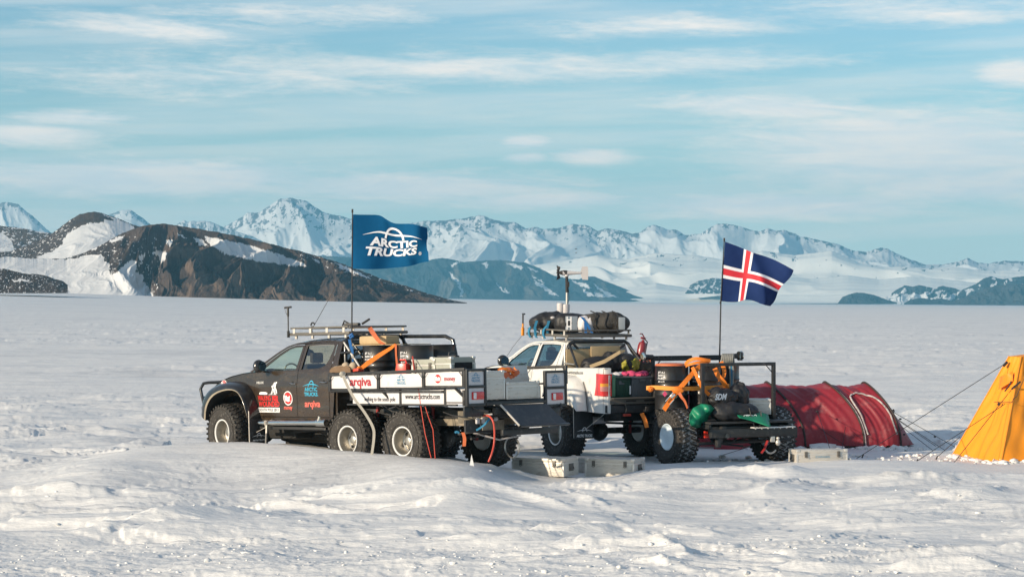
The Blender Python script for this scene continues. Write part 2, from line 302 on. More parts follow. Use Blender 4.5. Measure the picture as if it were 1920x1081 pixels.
def G(X, Y, detail=True):
    X = np.asarray(X, float); Y = np.asarray(Y, float); D = np.maximum(Y, 1)
    ap = X / D * FPX + 960
    e = np.interp(ap, [-4000, -600, 0, 300, 600, 850, 1300, 1920, 2500, 6000], [.016, .011, .0088, .0062, .0040, .0029, .0010, 0, 0, 0])
    z = D * e * sstep(80, 1400, D)
    yc = np.interp(X, CX, CY); cz = np.interp(X, CX, CZ); t = Y - yc
    wl = 3.2 + 1.5 * perlin(X * .35, Y * 0 + 3.3); back = sstep(-.8, .3, X) * .0
    front = np.exp(-(np.minimum(t, 0) / wl) ** 2); rear = .25 + .75 * np.exp(-(np.maximum(t, 0) / 1.5) ** 2)
    lev = np.interp(X, [-9, -6, -1, .2, 3], [.5, .75, .85, .5, .2])       # drifts that bury the near side of the black truck
    rear = lev + (1 - lev) * np.exp(-(np.maximum(t, 0) / .9) ** 2)
    z = z + cz * np.where(t < 0, front, rear * np.exp(-(np.maximum(t - 1.5, 0) / 2.2) ** 2))
    # beyond the camp the crest has gone
    if detail:
        near = 1 - sstep(150, 600, D); calm = 1 - .8 * np.exp(-((t + .55) / 1.5) ** 2) * sstep(-9, -5.5, X) * (1 - sstep(9, 11, X))      # smooth wind-packed lip beside the vehicles
        under = 1 - .85 * sstep(.2, 1.2, t) * (1 - sstep(6, 10, t)) * (np.abs(X - 1) < 8)
        c, s_ = cos(.14), sin(.14); a = X * c + Y * s_; b = -X * s_ + Y * c
        w9 = perlin(a * .3 + 3, b * .3)
        n1 = fbm(a * .16 + .3 * perlin(a * .5, b), b * .42, 5, .55); n2 = fbm(a * .45 + 31, b * 1.1 + 7, 4, .55); n3 = fbm(a * 1.2 + 11, b * 3 + 3, 3, .55); far_ = sstep(45, 90, D)
        patch = sstep(-.35, .3, fbm(X * .10 + 4, Y * .16, 3)); patch2 = sstep(-.35, .3, fbm(X * .22 + 14, Y * .3 + 3, 3))
        t1 = .05 * sstep(.0, .10, n1) + .04 * sstep(.27, .36, n1) + .03 * sstep(-.35, -.25, n1); t2 = .018 * sstep(.05, .16, n2) + .014 * sstep(.4, .5, n2); t3 = .005 * sstep(.1, .3, n3)
        dn = t1 * (.35 + .65 * patch) + t2 * (.2 + .8 * patch2) + t3 * patch2 + .03 * np.clip(n1, 0, 1) + .05 * fbm(X * .10, Y * .18, 3) + .10 * fbm(a * .33 + 5, b * .55 + 2, 2, .5) + .09 * np.clip(1 - np.abs(perlin(a * .2 + w9 * .5, b * .6 + w9)) * 3, 0, 1) ** 2 * patch
        m1 = fbm(a * .05 + 3, b * .33 + 8, 4, .55); m2 = fbm(a * .16 + 13, b * .9 + 1, 3, .55); pf = sstep(-.3, .5, fbm(X * .02 + 1, Y * .035, 3))
        df = 1.6 * (.05 * sstep(.05, .2, m1) + .03 * sstep(.35, .5, m1)) * (.3 + .7 * pf) + .07 * sstep(.1, .25, m2) * pf + .04 * n2 * pf
        dz = dn * (1 - far_) + df * far_
        fine = .009 * fbm(a * 1.8, b * 6, 4) * (1 - sstep(55, 110, D))
        # churned band close to the camera: crumbs and ruts
        ch = (1 - sstep(26.6, 28.8, Y + .5 * perlin(X * .5, Y * .2))) + .85 * np.exp(-((Y - 30.5 - .6 * X / 4) / 1.0) ** 2) * sstep(2, 5, X)
        lump = fbm(X * 3.2, Y * 6, 4, .62); dch = .013 * np.clip(lump, -.4, 2) * ch
        rut = .03 * sstep(.2, .7, perlin(X * .08, Y * 2.2)) * (1 - sstep(25.6, 26.6, Y))
        z = z + (dz * near * (.15 + .85 * calm) + fine) * np.where(under > 0, under, 1) * (.25 + .75 * calm) + dch + rut - .03
        mid = sstep(45, 90, D) * (1 - sstep(1500, 4000, D)); z = z + .10 * fbm(X * .012, Y * .05, 4) * mid + .06 * np.clip(1 - np.abs(perlin(X * .12, Y * .35)) * 2.4, 0, 1) ** 2 * mid * (1 - sstep(300, 900, D))
    return z
def gz(x, y): return float(G(np.array([x]), np.array([y]))[0])
def grid_mesh(name, X, Y, Z, m_, attr=None):
    nr, nc = X.shape; co = np.stack([X, Y, Z], -1).reshape(-1, 3).astype(np.float32)
    i = np.arange(nr * nc).reshape(nr, nc); q = np.stack([i[:-1, :-1], i[:-1, 1:], i[1:, 1:], i[1:, :-1]], -1).reshape(-1, 4)
    me = bpy.data.meshes.new(name); me.vertices.add(len(co)); me.vertices.foreach_set('co', co.ravel()); me.loops.add(q.size); me.loops.foreach_set('vertex_index', q.ravel().astype(np.int32))
    me.polygons.add(len(q)); me.polygons.foreach_set('loop_start', np.arange(0, q.size, 4, dtype=np.int32)); me.polygons.foreach_set('loop_total', np.full(len(q), 4, dtype=np.int32)); me.update(calc_edges=True)
    me.polygons.foreach_set('use_smooth', np.ones(len(q), bool)); me.materials.append(m_)
    if attr:
        for k, v in attr.items(): a = me.attributes.new(k, 'FLOAT', 'POINT'); a.data.foreach_set('value', v.ravel().astype(np.float32))
    o = bpy.data.objects.new(name, me); COL.objects.link(o); return o
def snow_mat():
    m = bpy.data.materials.new('snow'); m.use_nodes = True; nt = m.node_tree; n = nt.nodes; l = nt.links; p = n['Principled BSDF']; p.inputs['Roughness'].default_value = .62; p.inputs['Specular IOR Level'].default_value = .25
    g = n.new('ShaderNodeNewGeometry')
    def nz(sc, stv, det=6, ro=.6):
        mp = n.new('ShaderNodeMapping'); mp.inputs['Scale'].default_value = stv; l.new(g.outputs['Position'], mp.inputs[0]); t = n.new('ShaderNodeTexNoise'); t.inputs['Scale'].default_value = sc; t.inputs['Detail'].default_value = det; t.inputs['Roughness'].default_value = ro; l.new(mp.outputs[0], t.inputs[0]); return t.outputs[0]
    a = nz(.9, (.25, .55, 1)); b = nz(.06, (.4, 1, 1), 8, .68); c = nz(6, (.6, 1, 1), 5)
    def mm(op, x, y):
        q = n.new('ShaderNodeMath'); q.operation = op
        for i, v in enumerate((x, y)):
            if isinstance(v, (int, float)): q.inputs[i].default_value = v
            else: l.new(v, q.inputs[i])
        return q.outputs[0]
    s_ = mm('ADD', mm('MULTIPLY', a, .4), mm('ADD', mm('MULTIPLY', b, .45), mm('MULTIPLY', c, .15)))
    cr = n.new('ShaderNodeValToRGB'); l.new(s_, cr.inputs[0]); e = cr.color_ramp.elements; e[0].position = .36; e[0].color = (.53, .54, .55, 1); e[1].position = .6; e[1].color = (.75, .745, .725, 1)
    x = e.new(.47); x.color = (.70, .705, .70, 1)
    l.new(cr.outputs[0], p.inputs['Base Color'])
    h1 = nz(2.2, (.35, 1.3, 1), 7, .62); h2 = nz(14, (.7, 1.2, 1), 5, .6); h = mm('ADD', mm('MULTIPLY', h1, 1), mm('MULTIPLY', h2, .22)); bp = n.new('ShaderNodeBump'); bp.inputs['Strength'].default_value = .5; bp.inputs['Distance'].default_value = .1
    l.new(h, bp.inputs['Height']); l.new(bp.outputs[0], p.inputs['Normal']); return m
SNOW = snow_mat(); M['snow'] = SNOW
ys = [3.0]
while ys[-1] < 12500:
    d = ys[-1]; ys.append(d + (max(.02, d * d / (2240 * 2.95) * .45) if d > 22.5 else (d * .03 + .02)))
ys = np.array(ys); ys = np.concatenate([[-14000, -300, -20], ys])
tt = np.concatenate([[-12, -5, -2, -1, -.6, -.4, -.32], np.linspace(-.27, .27, 1050), [.32, .4, .6, 1, 2, 5, 12]])
YY, TT = np.meshgrid(ys, tt, indexing='ij'); XX = TT * np.maximum(np.abs(YY), 6)
ZZ = G(XX, YY); ZZ = np.where(YY < 0, 0, ZZ); ZZ = np.where(YY > 11800, ZZ - 3, ZZ)
tag(grid_mesh('snow_ground', XX, YY, ZZ, SNOW), kind='structure')
print('ground', XX.size)
# crumbs of snow
def crumbs(name, pts, label_kind=True):
    mb = MB(); base = []
    for s_ in range(6):
        bm = bmesh.new(); bmesh.ops.create_icosphere(bm, subdivisions=1, radius=1); rr = random.Random(s_)
        for v in bm.verts: v.co *= rr.uniform(.65, 1.25)
        bm.verts.index_update(); base.append(([v.co.copy() for v in bm.verts], [[v.index for v in f.verts] for f in bm.faces])); bm.free()
    for i, (x, y, z, r) in enumerate(pts):
        v, f = base[i % 6]; a = random.uniform(0, 6.28); c, s_ = cos(a), sin(a); k = random.uniform(.5, .9); e = random.uniform(.8, 1.5)
        mb.add([(x + (q.x * c * e - q.y * s_) * r, y + (q.x * s_ * e + q.y * c) * r, z + q.z * r * k) for q in v], f)
    return tag(mb.build(name, SNOW, None, ang=60), kind='stuff')
cp = []
for i in range(1100):
    y = random.choice([random.uniform(23.5, 28), random.gauss(26.6, .6), random.gauss(24.6, .5), random.uniform(27, 36)]); x = random.uniform(-.25, .25) * y
    if y < 23: continue
    if y > 28 and perlin(np.array([x * .4]), np.array([y * .4]))[0] < .12: continue
    r = abs(random.gauss(0, .012)) + .005 + (.03 if random.random() < .012 else 0); cp.append((x, y, 0, r))
pz = G(np.array([c[0] for c in cp]), np.array([c[1] for c in cp])); crumbs('snow_crumbs', [(c[0], c[1], pz[i] + c[3] * .05, c[3]) for i, c in enumerate(cp)])
# ------------------------------------------------------------------ mountains
def in_poly(px, py, poly):
    x = np.asarray(px); y = np.asarray(py); r = np.zeros(x.shape, bool); n = len(poly)
    for i in range(n):
        x1, y1 = poly[i]; x2, y2 = poly[(i + 1) % n]; c = ((y1 > y) != (y2 > y)) & (x < (x2 - x1) * (y - y1) / (y2 - y1 + 1e-9) + x1); r ^= c
    return r
def rock_mat(name, r1, r2, r3, snow=(.8, .8, .79), sc=.02):
    m = bpy.data.materials.new(name); m.use_nodes = True; nt = m.node_tree; n = nt.nodes; l = nt.links; p = n['Principled BSDF']; p.inputs['Roughness'].default_value = .85; p.inputs['Specular IOR Level'].default_value = .15
    g = n.new('ShaderNodeNewGeometry'); at = n.new('ShaderNodeAttribute'); at.attribute_name = 'snow'; a2 = n.new('ShaderNodeAttribute'); a2.attribute_name = 'warm'
    def nz(s_, det=8, ro=.65, st=(1, 1, 1)):
        mp = n.new('ShaderNodeMapping'); mp.inputs['Scale'].default_value = st; l.new(g.outputs['Position'], mp.inputs[0]); t = n.new('ShaderNodeTexNoise'); t.inputs['Scale'].default_value = s_; t.inputs['Detail'].default_value = det; t.inputs['Roughness'].default_value = ro; l.new(mp.outputs[0], t.inputs[0]); return t.outputs[0]
    a = nz(sc); b = nz(sc * 6); cr = n.new('ShaderNodeValToRGB'); l.new(a, cr.inputs[0]); e = cr.color_ramp.elements; e[0].position = .35; e[0].color = (*r1, 1); e[1].position = .65; e[1].color = (*r2, 1)
    mw = n.new('ShaderNodeMix'); mw.data_type = 'RGBA'; l.new(a2.outputs['Fac'], mw.inputs[0]); l.new(cr.outputs[0], mw.inputs[6]); mw.inputs[7].default_value = (*r3, 1)
    ad = n.new('ShaderNodeMath'); ad.operation = 'MULTIPLY_ADD'; l.new(b, ad.inputs[0]); ad.inputs[1].default_value = .9; l.new(at.outputs['Fac'], ad.inputs[2])
    mr = n.new('ShaderNodeMapRange'); l.new(ad.outputs[0], mr.inputs[0]); mr.inputs[1].default_value = .91; mr.inputs[2].default_value = .98
    ms = n.new('ShaderNodeMix'); ms.data_type = 'RGBA'; l.new(mr.outputs[0], ms.inputs[0]); l.new(mw.outputs[2], ms.inputs[6]); ms.inputs[7].default_value = (*snow, 1); l.new(ms.outputs[2], p.inputs['Base Color'])
    bp = n.new('ShaderNodeBump'); bp.inputs['Strength'].default_value = .6; bp.inputs['Distance'].default_value = .25 / sc * .3; l.new(b, bp.inputs['Height'])
    inv = n.new('ShaderNodeMath'); inv.operation = 'SUBTRACT'; inv.inputs[0].default_value = 1; l.new(mr.outputs[0], inv.inputs[1]); st = n.new('ShaderNodeMath'); st.operation = 'MULTIPLY_ADD'; l.new(inv.outputs[0], st.inputs[0]); st.inputs[1].default_value = .55; st.inputs[2].default_value = .06; l.new(st.outputs[0], bp.inputs['Strength'])
    l.new(bp.outputs[0], p.inputs['Normal']); return m
def mountain(name, sil, D, T, basey, mt, nu=400, nv=60, rough=.18, freq=3.0, power=1.0, jag=1.2, snowfn=None, warmfn=None, seed=0, dfn=None, vert=1.5, octv=6, gn=.45, kx=1, calm=None):
    xs = np.array([p[0] for p in sil], float); yy = np.array([p[1] for p in sil], float)
    u = np.linspace(xs[0], xs[-1], nu); py = np.interp(u, xs, yy)
    py = py + jag * fbm(u * .05 + seed, u * 0 + seed * 3.1, 5, .6) * np.minimum(1, (basey - py) / 20).clip(0)
    v = np.concatenate([np.linspace(0, 1, nv), 1 + np.linspace(.08, .6, 8)]); Uu, Vv = np.meshgrid(u, v)
    DD = D + (dfn(u) if dfn else 0); Dr = np.broadcast_to(DD, Uu.shape)
    Yw = Dr - T * (1 - Vv); zr = CH - (py - HY) / FPX * DD; ker = np.hanning(max(5, int(nu * 45 / (xs[-1] - xs[0])) | 1)); ker /= ker.sum(); zs = np.convolve(np.pad(zr, len(ker) // 2, 'edge'), ker, 'valid')[:nu]; 
    bz = CH - (basey - HY) / FPX * (DD - T); Zr = np.broadcast_to(zr, Uu.shape); Bz = np.broadcast_to(bz, Uu.shape) - 2
    Xw = (Uu - 960) / FPX * Yw
    Zs_ = np.broadcast_to(zs, Uu.shape); hgt = np.maximum(Zs_ - Bz, 1); jg = Zr - Zs_
    k = freq / np.maximum(60., T * .75)
    wx = fbm(Xw * k * .6 + seed, Yw * k * .6, 3) * .35
    rg = ridged(Xw * k * kx + wx + seed * 1.7, Yw * k / vert + wx * .6, octv, gn) - .55
    env = np.clip(Vv, 0, 1); front = env ** power; sp_ = np.sin(np.clip(env, 0, 1) * pi) ** .8
    if calm: rg = rg * calm((Xw / Yw) * FPX + 960, HY - (Bz + hgt * front - CH) / Yw * FPX)
    Zw = Bz + hgt * front + hgt * rough * rg * sp_ * 2 + jg * np.clip(Vv, 0, 1) ** 6
    back = Vv > 1; Zw = np.where(back, Bz + (hgt + jg) * (1 - (Vv - 1) * 1.5), Zw)
    # keep the slope under its own skyline
    elev = (Zw - CH) / Yw; cap = (Zr - CH) / Dr; Zw = np.where((elev > cap * .995) & (Vv < 1) & (cap > 0), CH + cap * Yw * .995, Zw)
    PX = (Xw / Yw) * FPX + 960; PY = HY - (Zw - CH) / Yw * FPX
    jx = 3 * fbm(PX * .08 + seed, PY * .12, 4, .6); jy = 2 * fbm(PX * .09 + 50, PY * .14 + 9, 4, .6)
    sn = snowfn(PX + jx, PY + jy, rg, Vv) if snowfn else np.zeros(PX.shape)
    wm = warmfn(PX + jx, PY + jy, rg, Vv) if warmfn else np.zeros(PX.shape)
    return tag(grid_mesh(name, Xw, Yw, Zw, mt, dict(snow=sn, warm=wm)), kind='structure')
ROCK = rock_mat('brown_rock', (.044, .034, .031), (.085, .062, .052), (.19, .135, .10), snow=(.60, .61, .62), sc=.03)
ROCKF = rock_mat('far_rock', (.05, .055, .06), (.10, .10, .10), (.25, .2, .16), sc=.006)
ROCKM = rock_mat('mid_rock', (.028, .036, .046), (.055, .065, .078), (.13, .115, .10), snow=(.6, .62, .64), sc=.012)  # rock tinted slate blue, so part of the distance haze is in the colour
ALPS = rock_mat('snowy_peaks', (.10, .12, .15), (.22, .24, .27), (.3, .3, .3), snow=(.64, .66, .68), sc=.004)  # peak snow darkened in the colour, standing in for cloud shade
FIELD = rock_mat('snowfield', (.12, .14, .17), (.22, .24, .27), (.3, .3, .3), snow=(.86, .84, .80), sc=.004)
# main dark hill
P1 = [[(383, 443), (405, 446), (450, 455), (520, 475), (560, 490), (578, 499), (545, 498), (480, 488), (430, 478), (405, 466), (388, 452)], [(362, 446), (378, 448), (390, 459), (392, 463), (375, 458)], [(333, 437), (345, 443), (352, 447), (340, 446)],
      [(585, 484), (600, 490), (597, 495), (590, 490)], [(625, 491), (650, 500), (690, 518), (697, 524), (660, 511), (640, 503)], [(311, 450), (324, 448), (320, 462), (313, 458)], [(282, 473), (300, 470), (315, 475), (308, 487), (302, 495), (297, 480)], [(260, 480), (272, 474), (270, 489), (262, 490)],
      [(-50, 478), (60, 484), (125, 486), (165, 478), (190, 477), (196, 487), (207, 497), (205, 512), (212, 515), (230, 500), (243, 487), (258, 490), (255, 507), (262, 512), (270, 518), (268, 528), (280, 540), (290, 560), (-50, 560)], [(205, 450), (232, 441), (228, 448), (208, 456)], [(170, 468), (185, 462), (180, 470)]]
def sn_hill(x, y, rg, v):
    s = np.zeros(x.shape)
    for p in P1: s = np.maximum(s, in_poly(x, y, p) * 1.0)
    fl = fbm(x * .12, y * .35, 4, .65); s = np.maximum(s, np.where((x < 300) & (y > 440), sstep(.5, .75, fl) * .9, 0)); s = np.maximum(s, np.where((x > 560) & (y < 487 + (x - 560) * .28), sstep(.5, .7, fl) * .9, 0)); return s
def wm_hill(x, y, rg, v): return sstep(.0, .5, fbm(x * .06 + rg * 2, y * .02, 4, .6)) * sstep(.0, .35, (y - (440 + np.abs(x - 330) * .28)) / 60) * sstep(300, 330, x) * .65  # tan patches paint sunlit spurs into the rock colour
mountain('rocky_hill', [(-160, 560), (-90, 500), (0, 480), (60, 484), (125, 485), (160, 473), (200, 453), (230, 437), (262, 425), (285, 420), (310, 419), (350, 425), (380, 430), (440, 441), (500, 455), (560, 470), (620, 487), (680, 508), (720, 524), (770, 539), (810, 552), (850, 563), (875, 567)],
         1300, 82, 568, ROCK, 1200, 140, .30, 2.6, .85, 1.1, sn_hill, wm_hill, 3, vert=3, calm=lambda x, y: .12 + .88 * sstep(150, 320, x + (y - 500) * -.6))
P2 = [[(190, 400), (225, 412), (252, 424), (250, 432), (215, 445), (190, 462), (160, 474), (130, 484), (60, 492), (75, 480), (100, 470), (118, 458), (124, 440), (150, 424), (170, 418), (192, 418), (195, 411), (215, 414), (200, 405)]]
def sn_dome(x, y, rg, v):
    s = in_poly(x, y, P2[0]) * 1.0; fl = fbm(x * .14, y * .4 + x * .15, 4, .65); return np.maximum(s, np.where(x < 140, sstep(.35, .6, fl), 0) * .8)
mountain('snow_streaked_hill', [(-60, 480), (20, 470), (60, 457), (95, 440), (110, 428), (130, 413), (150, 402), (175, 397), (190, 399), (225, 411), (262, 425), (300, 437), (340, 460), (380, 500)], 1650, 105, 520, ROCK, 600, 90, .06, 1.2, .85, 1.0, sn_dome, None, 5)
def sn_left(x, y, rg, v):
    fl = fbm(x * .12 + 4, y * .3, 4, .65); s = sstep(.22, .5, fl) * .9; s = np.maximum(s, in_poly(x, y, [(-60, 435), (5, 436), (22, 452), (30, 470), (60, 480), (60, 510), (-60, 510)]) * 1.0); return np.maximum(s, in_poly(x, y, [(45, 427), (70, 430), (98, 437), (80, 437), (55, 431)]) * 1.)
mountain('brown_slope', [(-80, 418), (0, 423), (50, 429), (95, 437), (130, 445), (200, 470)], 2050, 140, 500, ROCK, 300, 70, .1, 1.6, 1, .8, sn_left, lambda x, y, r, v: x * 0 + .35, 8)
mountain('low_rock_spur', [(-80, 492), (-20, 500), (0, 503), (30, 508), (45, 513), (75, 514), (100, 521), (118, 527), (127, 534)], 1020, 22, 541, ROCK, 260, 40, .2, 1.5, .8, 1.0, lambda x, y, r, v: in_poly(x, y, [(20, 524), (55, 524), (52, 528), (25, 527)]) * 1. + sstep(.45, .6, fbm(x * .2, y * .6, 3)), None, 12)
# blue ridge behind the trucks
PB = [[(845, 496), (857, 490), (862, 492), (850, 500)], [(838, 508), (845, 512), (865, 530), (868, 556), (864, 556), (860, 534), (850, 524)], [(904, 492), (912, 490), (917, 503), (912, 504)], [(948, 492), (980, 498), (978, 505), (962, 500)], [(990, 500), (1010, 508), (1005, 510), (992, 504)], [(929, 528), (950, 549), (945, 549), (930, 532)], [(944, 535), (955, 550), (950, 549)],
      [(995, 522), (1012, 530), (1048, 555), (1035, 553), (1010, 535)], [(1070, 525), (1095, 530), (1112, 540), (1100, 540), (1080, 532)], [(1092, 541), (1118, 555), (1105, 556), (1095, 547)], [(1110, 530), (1140, 548), (1160, 557), (1120, 556), (1112, 546), (1135, 553), (1120, 540)], [(995, 515), (1022, 530), (1020, 532), (1000, 520)]]
def sn_blue(x, y, rg, v):
    s = np.zeros(x.shape)
    for p in PB: s = np.maximum(s, in_poly(x, y, p) * 1.0)
    return s
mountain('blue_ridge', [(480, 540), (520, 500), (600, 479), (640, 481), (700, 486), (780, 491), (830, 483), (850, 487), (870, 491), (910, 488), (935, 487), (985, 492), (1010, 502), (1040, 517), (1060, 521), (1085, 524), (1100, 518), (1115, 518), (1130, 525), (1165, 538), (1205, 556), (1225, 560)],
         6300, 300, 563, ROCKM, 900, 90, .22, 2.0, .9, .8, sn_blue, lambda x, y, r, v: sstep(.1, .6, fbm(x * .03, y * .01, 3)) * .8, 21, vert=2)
# high far range
FAR = [(-420, 560), (-330, 470), (-240, 430), (-160, 446), (-110, 415), (-60, 400), (0, 380), (15, 379), (35, 384), (60, 404), (95, 436), (130, 450), (180, 420), (205, 402), (232, 393), (245, 394), (262, 405), (280, 419), (310, 440), (335, 430), (350, 440), (400, 440), (420, 425), (455, 407), (465, 397), (478, 399), (488, 398), (505, 385), (525, 373), (545, 371), (575, 377), (590, 388), (612, 400), (640, 405), (658, 410), (700, 425), (760, 420), (785, 416), (805, 413), (830, 414), (870, 409), (900, 403), (920, 410), (945, 416), (965, 416), (985, 428), (1005, 425), (1020, 430), (1050, 427), (1072, 420), (1105, 423), (1120, 433), (1140, 428), (1165, 432), (1185, 438), (1200, 436), (1215, 424), (1228, 421), (1250, 429), (1270, 432), (1285, 441), (1315, 437), (1345, 419), (1375, 421), (1410, 431), (1425, 434), (1440, 428), (1455, 433), (1470, 430), (1500, 443), (1530, 448), (1560, 456), (1570, 457), (1600, 470), (1625, 472), (1650, 464), (1665, 466), (1690, 480), (1735, 496), (1770, 495), (1800, 489), (1815, 484), (1835, 492), (1850, 494), (1880, 489), (1920, 490), (1990, 484), (2080, 478), (2170, 490), (2290, 484), (2400, 500), (2520, 530), (2600, 562)]
def sn_far(x, y, rg, v):
    top = np.interp(x, [p[0] for p in FAR], [p[1] for p in FAR]); d = y - top
    nz = fbm(x * .11 + 3, y * .09, 5, .68)
    band_ = np.interp(x, [0, 100, 420, 500, 700, 770, 830, 960, 1000, 1080, 1190, 1200, 1700], [10, 5, 10, 32, 20, 26, 26, 12, 6, 16, 20, 4, 5])
    rock = sstep(.0, .35, nz + (1 - d / band_) * .45); rock = rock * .8
    return 1.0 - rock * .85
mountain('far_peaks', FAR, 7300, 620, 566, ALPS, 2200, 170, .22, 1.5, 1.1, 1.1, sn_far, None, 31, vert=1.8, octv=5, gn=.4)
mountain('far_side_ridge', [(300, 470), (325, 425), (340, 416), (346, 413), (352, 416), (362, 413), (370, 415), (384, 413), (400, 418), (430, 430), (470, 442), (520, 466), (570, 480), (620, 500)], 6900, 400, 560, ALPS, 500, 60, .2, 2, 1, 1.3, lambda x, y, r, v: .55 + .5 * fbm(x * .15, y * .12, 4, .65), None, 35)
# snowfields stepping up on the right
def sn_field(x, y, rg, v): return 1 - sstep(.75, .9, fbm(x * .05 + 7, y * .12, 4, .6) + (v - .8) * 1.5) * .8
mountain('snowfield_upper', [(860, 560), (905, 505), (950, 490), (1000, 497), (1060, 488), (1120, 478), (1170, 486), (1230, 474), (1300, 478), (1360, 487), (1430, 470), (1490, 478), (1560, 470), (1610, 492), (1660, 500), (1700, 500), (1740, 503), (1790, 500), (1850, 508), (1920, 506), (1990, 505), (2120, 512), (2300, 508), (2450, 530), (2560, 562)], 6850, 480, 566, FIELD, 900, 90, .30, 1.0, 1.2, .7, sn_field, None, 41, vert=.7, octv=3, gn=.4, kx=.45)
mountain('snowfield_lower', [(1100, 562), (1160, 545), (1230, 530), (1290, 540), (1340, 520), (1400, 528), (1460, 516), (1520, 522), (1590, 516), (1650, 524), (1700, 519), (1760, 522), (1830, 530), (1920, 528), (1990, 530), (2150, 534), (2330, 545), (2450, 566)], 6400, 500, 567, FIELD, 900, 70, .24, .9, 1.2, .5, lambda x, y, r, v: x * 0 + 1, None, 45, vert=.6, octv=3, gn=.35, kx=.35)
mountain('far_rock_outcrop', [(1285, 549), (1295, 534), (1310, 526), (1335, 521), (1352, 523), (1368, 532), (1385, 541), (1400, 549)], 6000, 60, 549, ROCKM, 260, 40, .08, 1.2, 1, 1, lambda x, y, r, v: sstep(.1, .4, fbm(x * .12, y * .2, 3)) * 1.0, None, 51)
mountain('rock_and_snow_ridge', [(1660, 556), (1685, 540), (1695, 535), (1712, 538), (1722, 534), (1740, 538), (1752, 541), (1768, 536), (1790, 540), (1815, 546), (1835, 556), (1850, 562)], 5700, 110, 569, ROCKM, 400, 50, .25, 2, 1, 1, lambda x, y, r, v: sstep(.0, .25, fbm(x * .09 + y * .1, y * .06, 3) + (y - 549) * .035), None, 55)
mountain('dark_islet', [(1570, 569), (1580, 556), (1590, 552), (1605, 548), (1620, 549), (1640, 553), (1665, 562), (1682, 567)], 5200, 60, 568, ROCKM, 260, 40, .25, 1.6, .8, .8, None, None, 61)
mountain('low_dark_islet', [(1695, 568), (1705, 562), (1725, 558), (1745, 561), (1765, 559), (1785, 564), (1800, 567)], 5100, 40, 569, ROCKM, 200, 30, .25, 1.6, .8, .7, None, None, 65)
mountain('dark_headland', [(1770, 569), (1800, 560), (1830, 548), (1850, 539), (1880, 534), (1905, 532), (1930, 533), (2000, 536), (2080, 545), (2150, 556), (2200, 569)], 5000, 110, 570, ROCKM, 400, 50, .3, 2, .9, .9, None, lambda x, y, r, v: x * 0 + .2, 71)
mountain('upper_right_ridge', [(1800, 545), (1830, 532), (1845, 522), (1858, 518), (1880, 523), (1905, 519), (1940, 515), (1990, 512), (2080, 520), (2180, 535), (2260, 560)], 5500, 150, 566, ROCKM, 300, 40, .2, 2, 1, .8, lambda x, y, r, v: sstep(.3, .45, fbm(x * .1, y * .1, 3)), None, 75)
# ------------------------------------------------------------------ wheels
def make_wheel(kind):
    """wheel standing in the XZ plane, outer side towards +Y"""
    mb = MB()
    if kind == 'plain':
        mb.lathe([(.0, .155), (.05, .155), (.10, .15), (.155, .135), (.20, .15), (.215, .17), (.235, .19), (.245, .185), (.24, .15), (.235, -.15), (.22, -.17), (.1, -.1), (0, -.1)], 40)
        for i in range(5): a = 2 * pi * i / 5; mb.bx((.055 * cos(a), .158, .055 * sin(a)), (.018, .01, .018), bev=.004)
        wheel = mb.build('wheel', 'rimblue')
    else:
        mb.lathe([(.238, .15), (.25, .185), (.246, .20), (.232, .20), (.222, .185)], 44, mi=1)
        mb.lathe([(.222, .185), (.212, .12), (.205, .05), (.20, .0), (.175, -.02), (.14, -.01), (.11, .01), (.085, .015), (.075, .03), (.07, .075), (.05, .085), (0, .085)], 44)
        mb.lathe([(.238, .15), (.235, -.15), (.22, -.17), (.15, -.1), (0, -.08)], 32, mi=1)
        for i in range(6):
            a = 2 * pi * i / 6; mb.lathe([(0, .011), (.022, .011), (.026, .006), (.026, -.01)], 12, c=(.155 * cos(a), -.003, .155 * sin(a)), mi=2)
            a += pi / 6; mb.bx((.095 * cos(a), .022, .095 * sin(a)), (.016, .02, .016), (0, -a, 0), bev=.004)
        wheel = mb.build('wheel', ['rimgrey', 'rimwhite', 'hole'])
    t = MB(); R0 = .53
    prof = [(.237, .165), (.25, .185), (.29, .205), (.35, .222), (.41, .226), (.46, .215), (.492, .195), (.508, .165), (.512, .08), (.512, 0)]
    prof = prof + [(r, -h) for r, h in prof[::-1][1:]]; t.lathe(prof, 64)
    if kind == 'plain': t.lathe([(.5145, .15), (.5145, 0), (.5145, -.15)], 64, mi=1)
    # raised rings on the side wall
    for rr in (.285, .43): t.lathe([(rr - .006, .2), (rr, .232 if rr > .4 else .209), (rr + .006, .2)], 64)
    n = 34
    for i in range(n):
        a0 = 2 * pi * i / n
        for sgn in (1, -1):
            a = a0 + (0 if sgn > 0 else pi / n)
            def blk(y0, y1, da0, da1, wd, r1=R0, r0=.50, drop=0):
                vs = []
                for r in (r0, r1):
                    for (yy, dd, q) in ((y0, da0, -1), (y0, da0, 1), (y1, da1, 1), (y1, da1, -1)):
                        ang = a + dd + q * wd / 2; rr = r - (drop if yy == y1 and r == r1 else 0); vs.append((rr * cos(ang), yy * sgn, rr * sin(ang)))
                t.add(vs, [(0, 1, 2, 3), (4, 5, 6, 7), (0, 1, 5, 4), (1, 2, 6, 5), (2, 3, 7, 6), (3, 0, 4, 7)])
            blk(.125, .203, .06, .075, .085, drop=.03)
            blk(.196, .222, .075, .075, .07 if i % 2 else .085, r1=.506, r0=.475 if i % 2 else .462)
            blk(.012, .115, -.035, .045, .07)
            blk(.05, .11, .105, .13, .035, r1=.528)
    ty = t.build('tyre', ['rubber', 'treadsnow'] if kind == 'plain' else 'rubber', wheel, ang=30); return wheel
WH_BLACK = make_wheel('deep'); WH_PLAIN = make_wheel('plain')
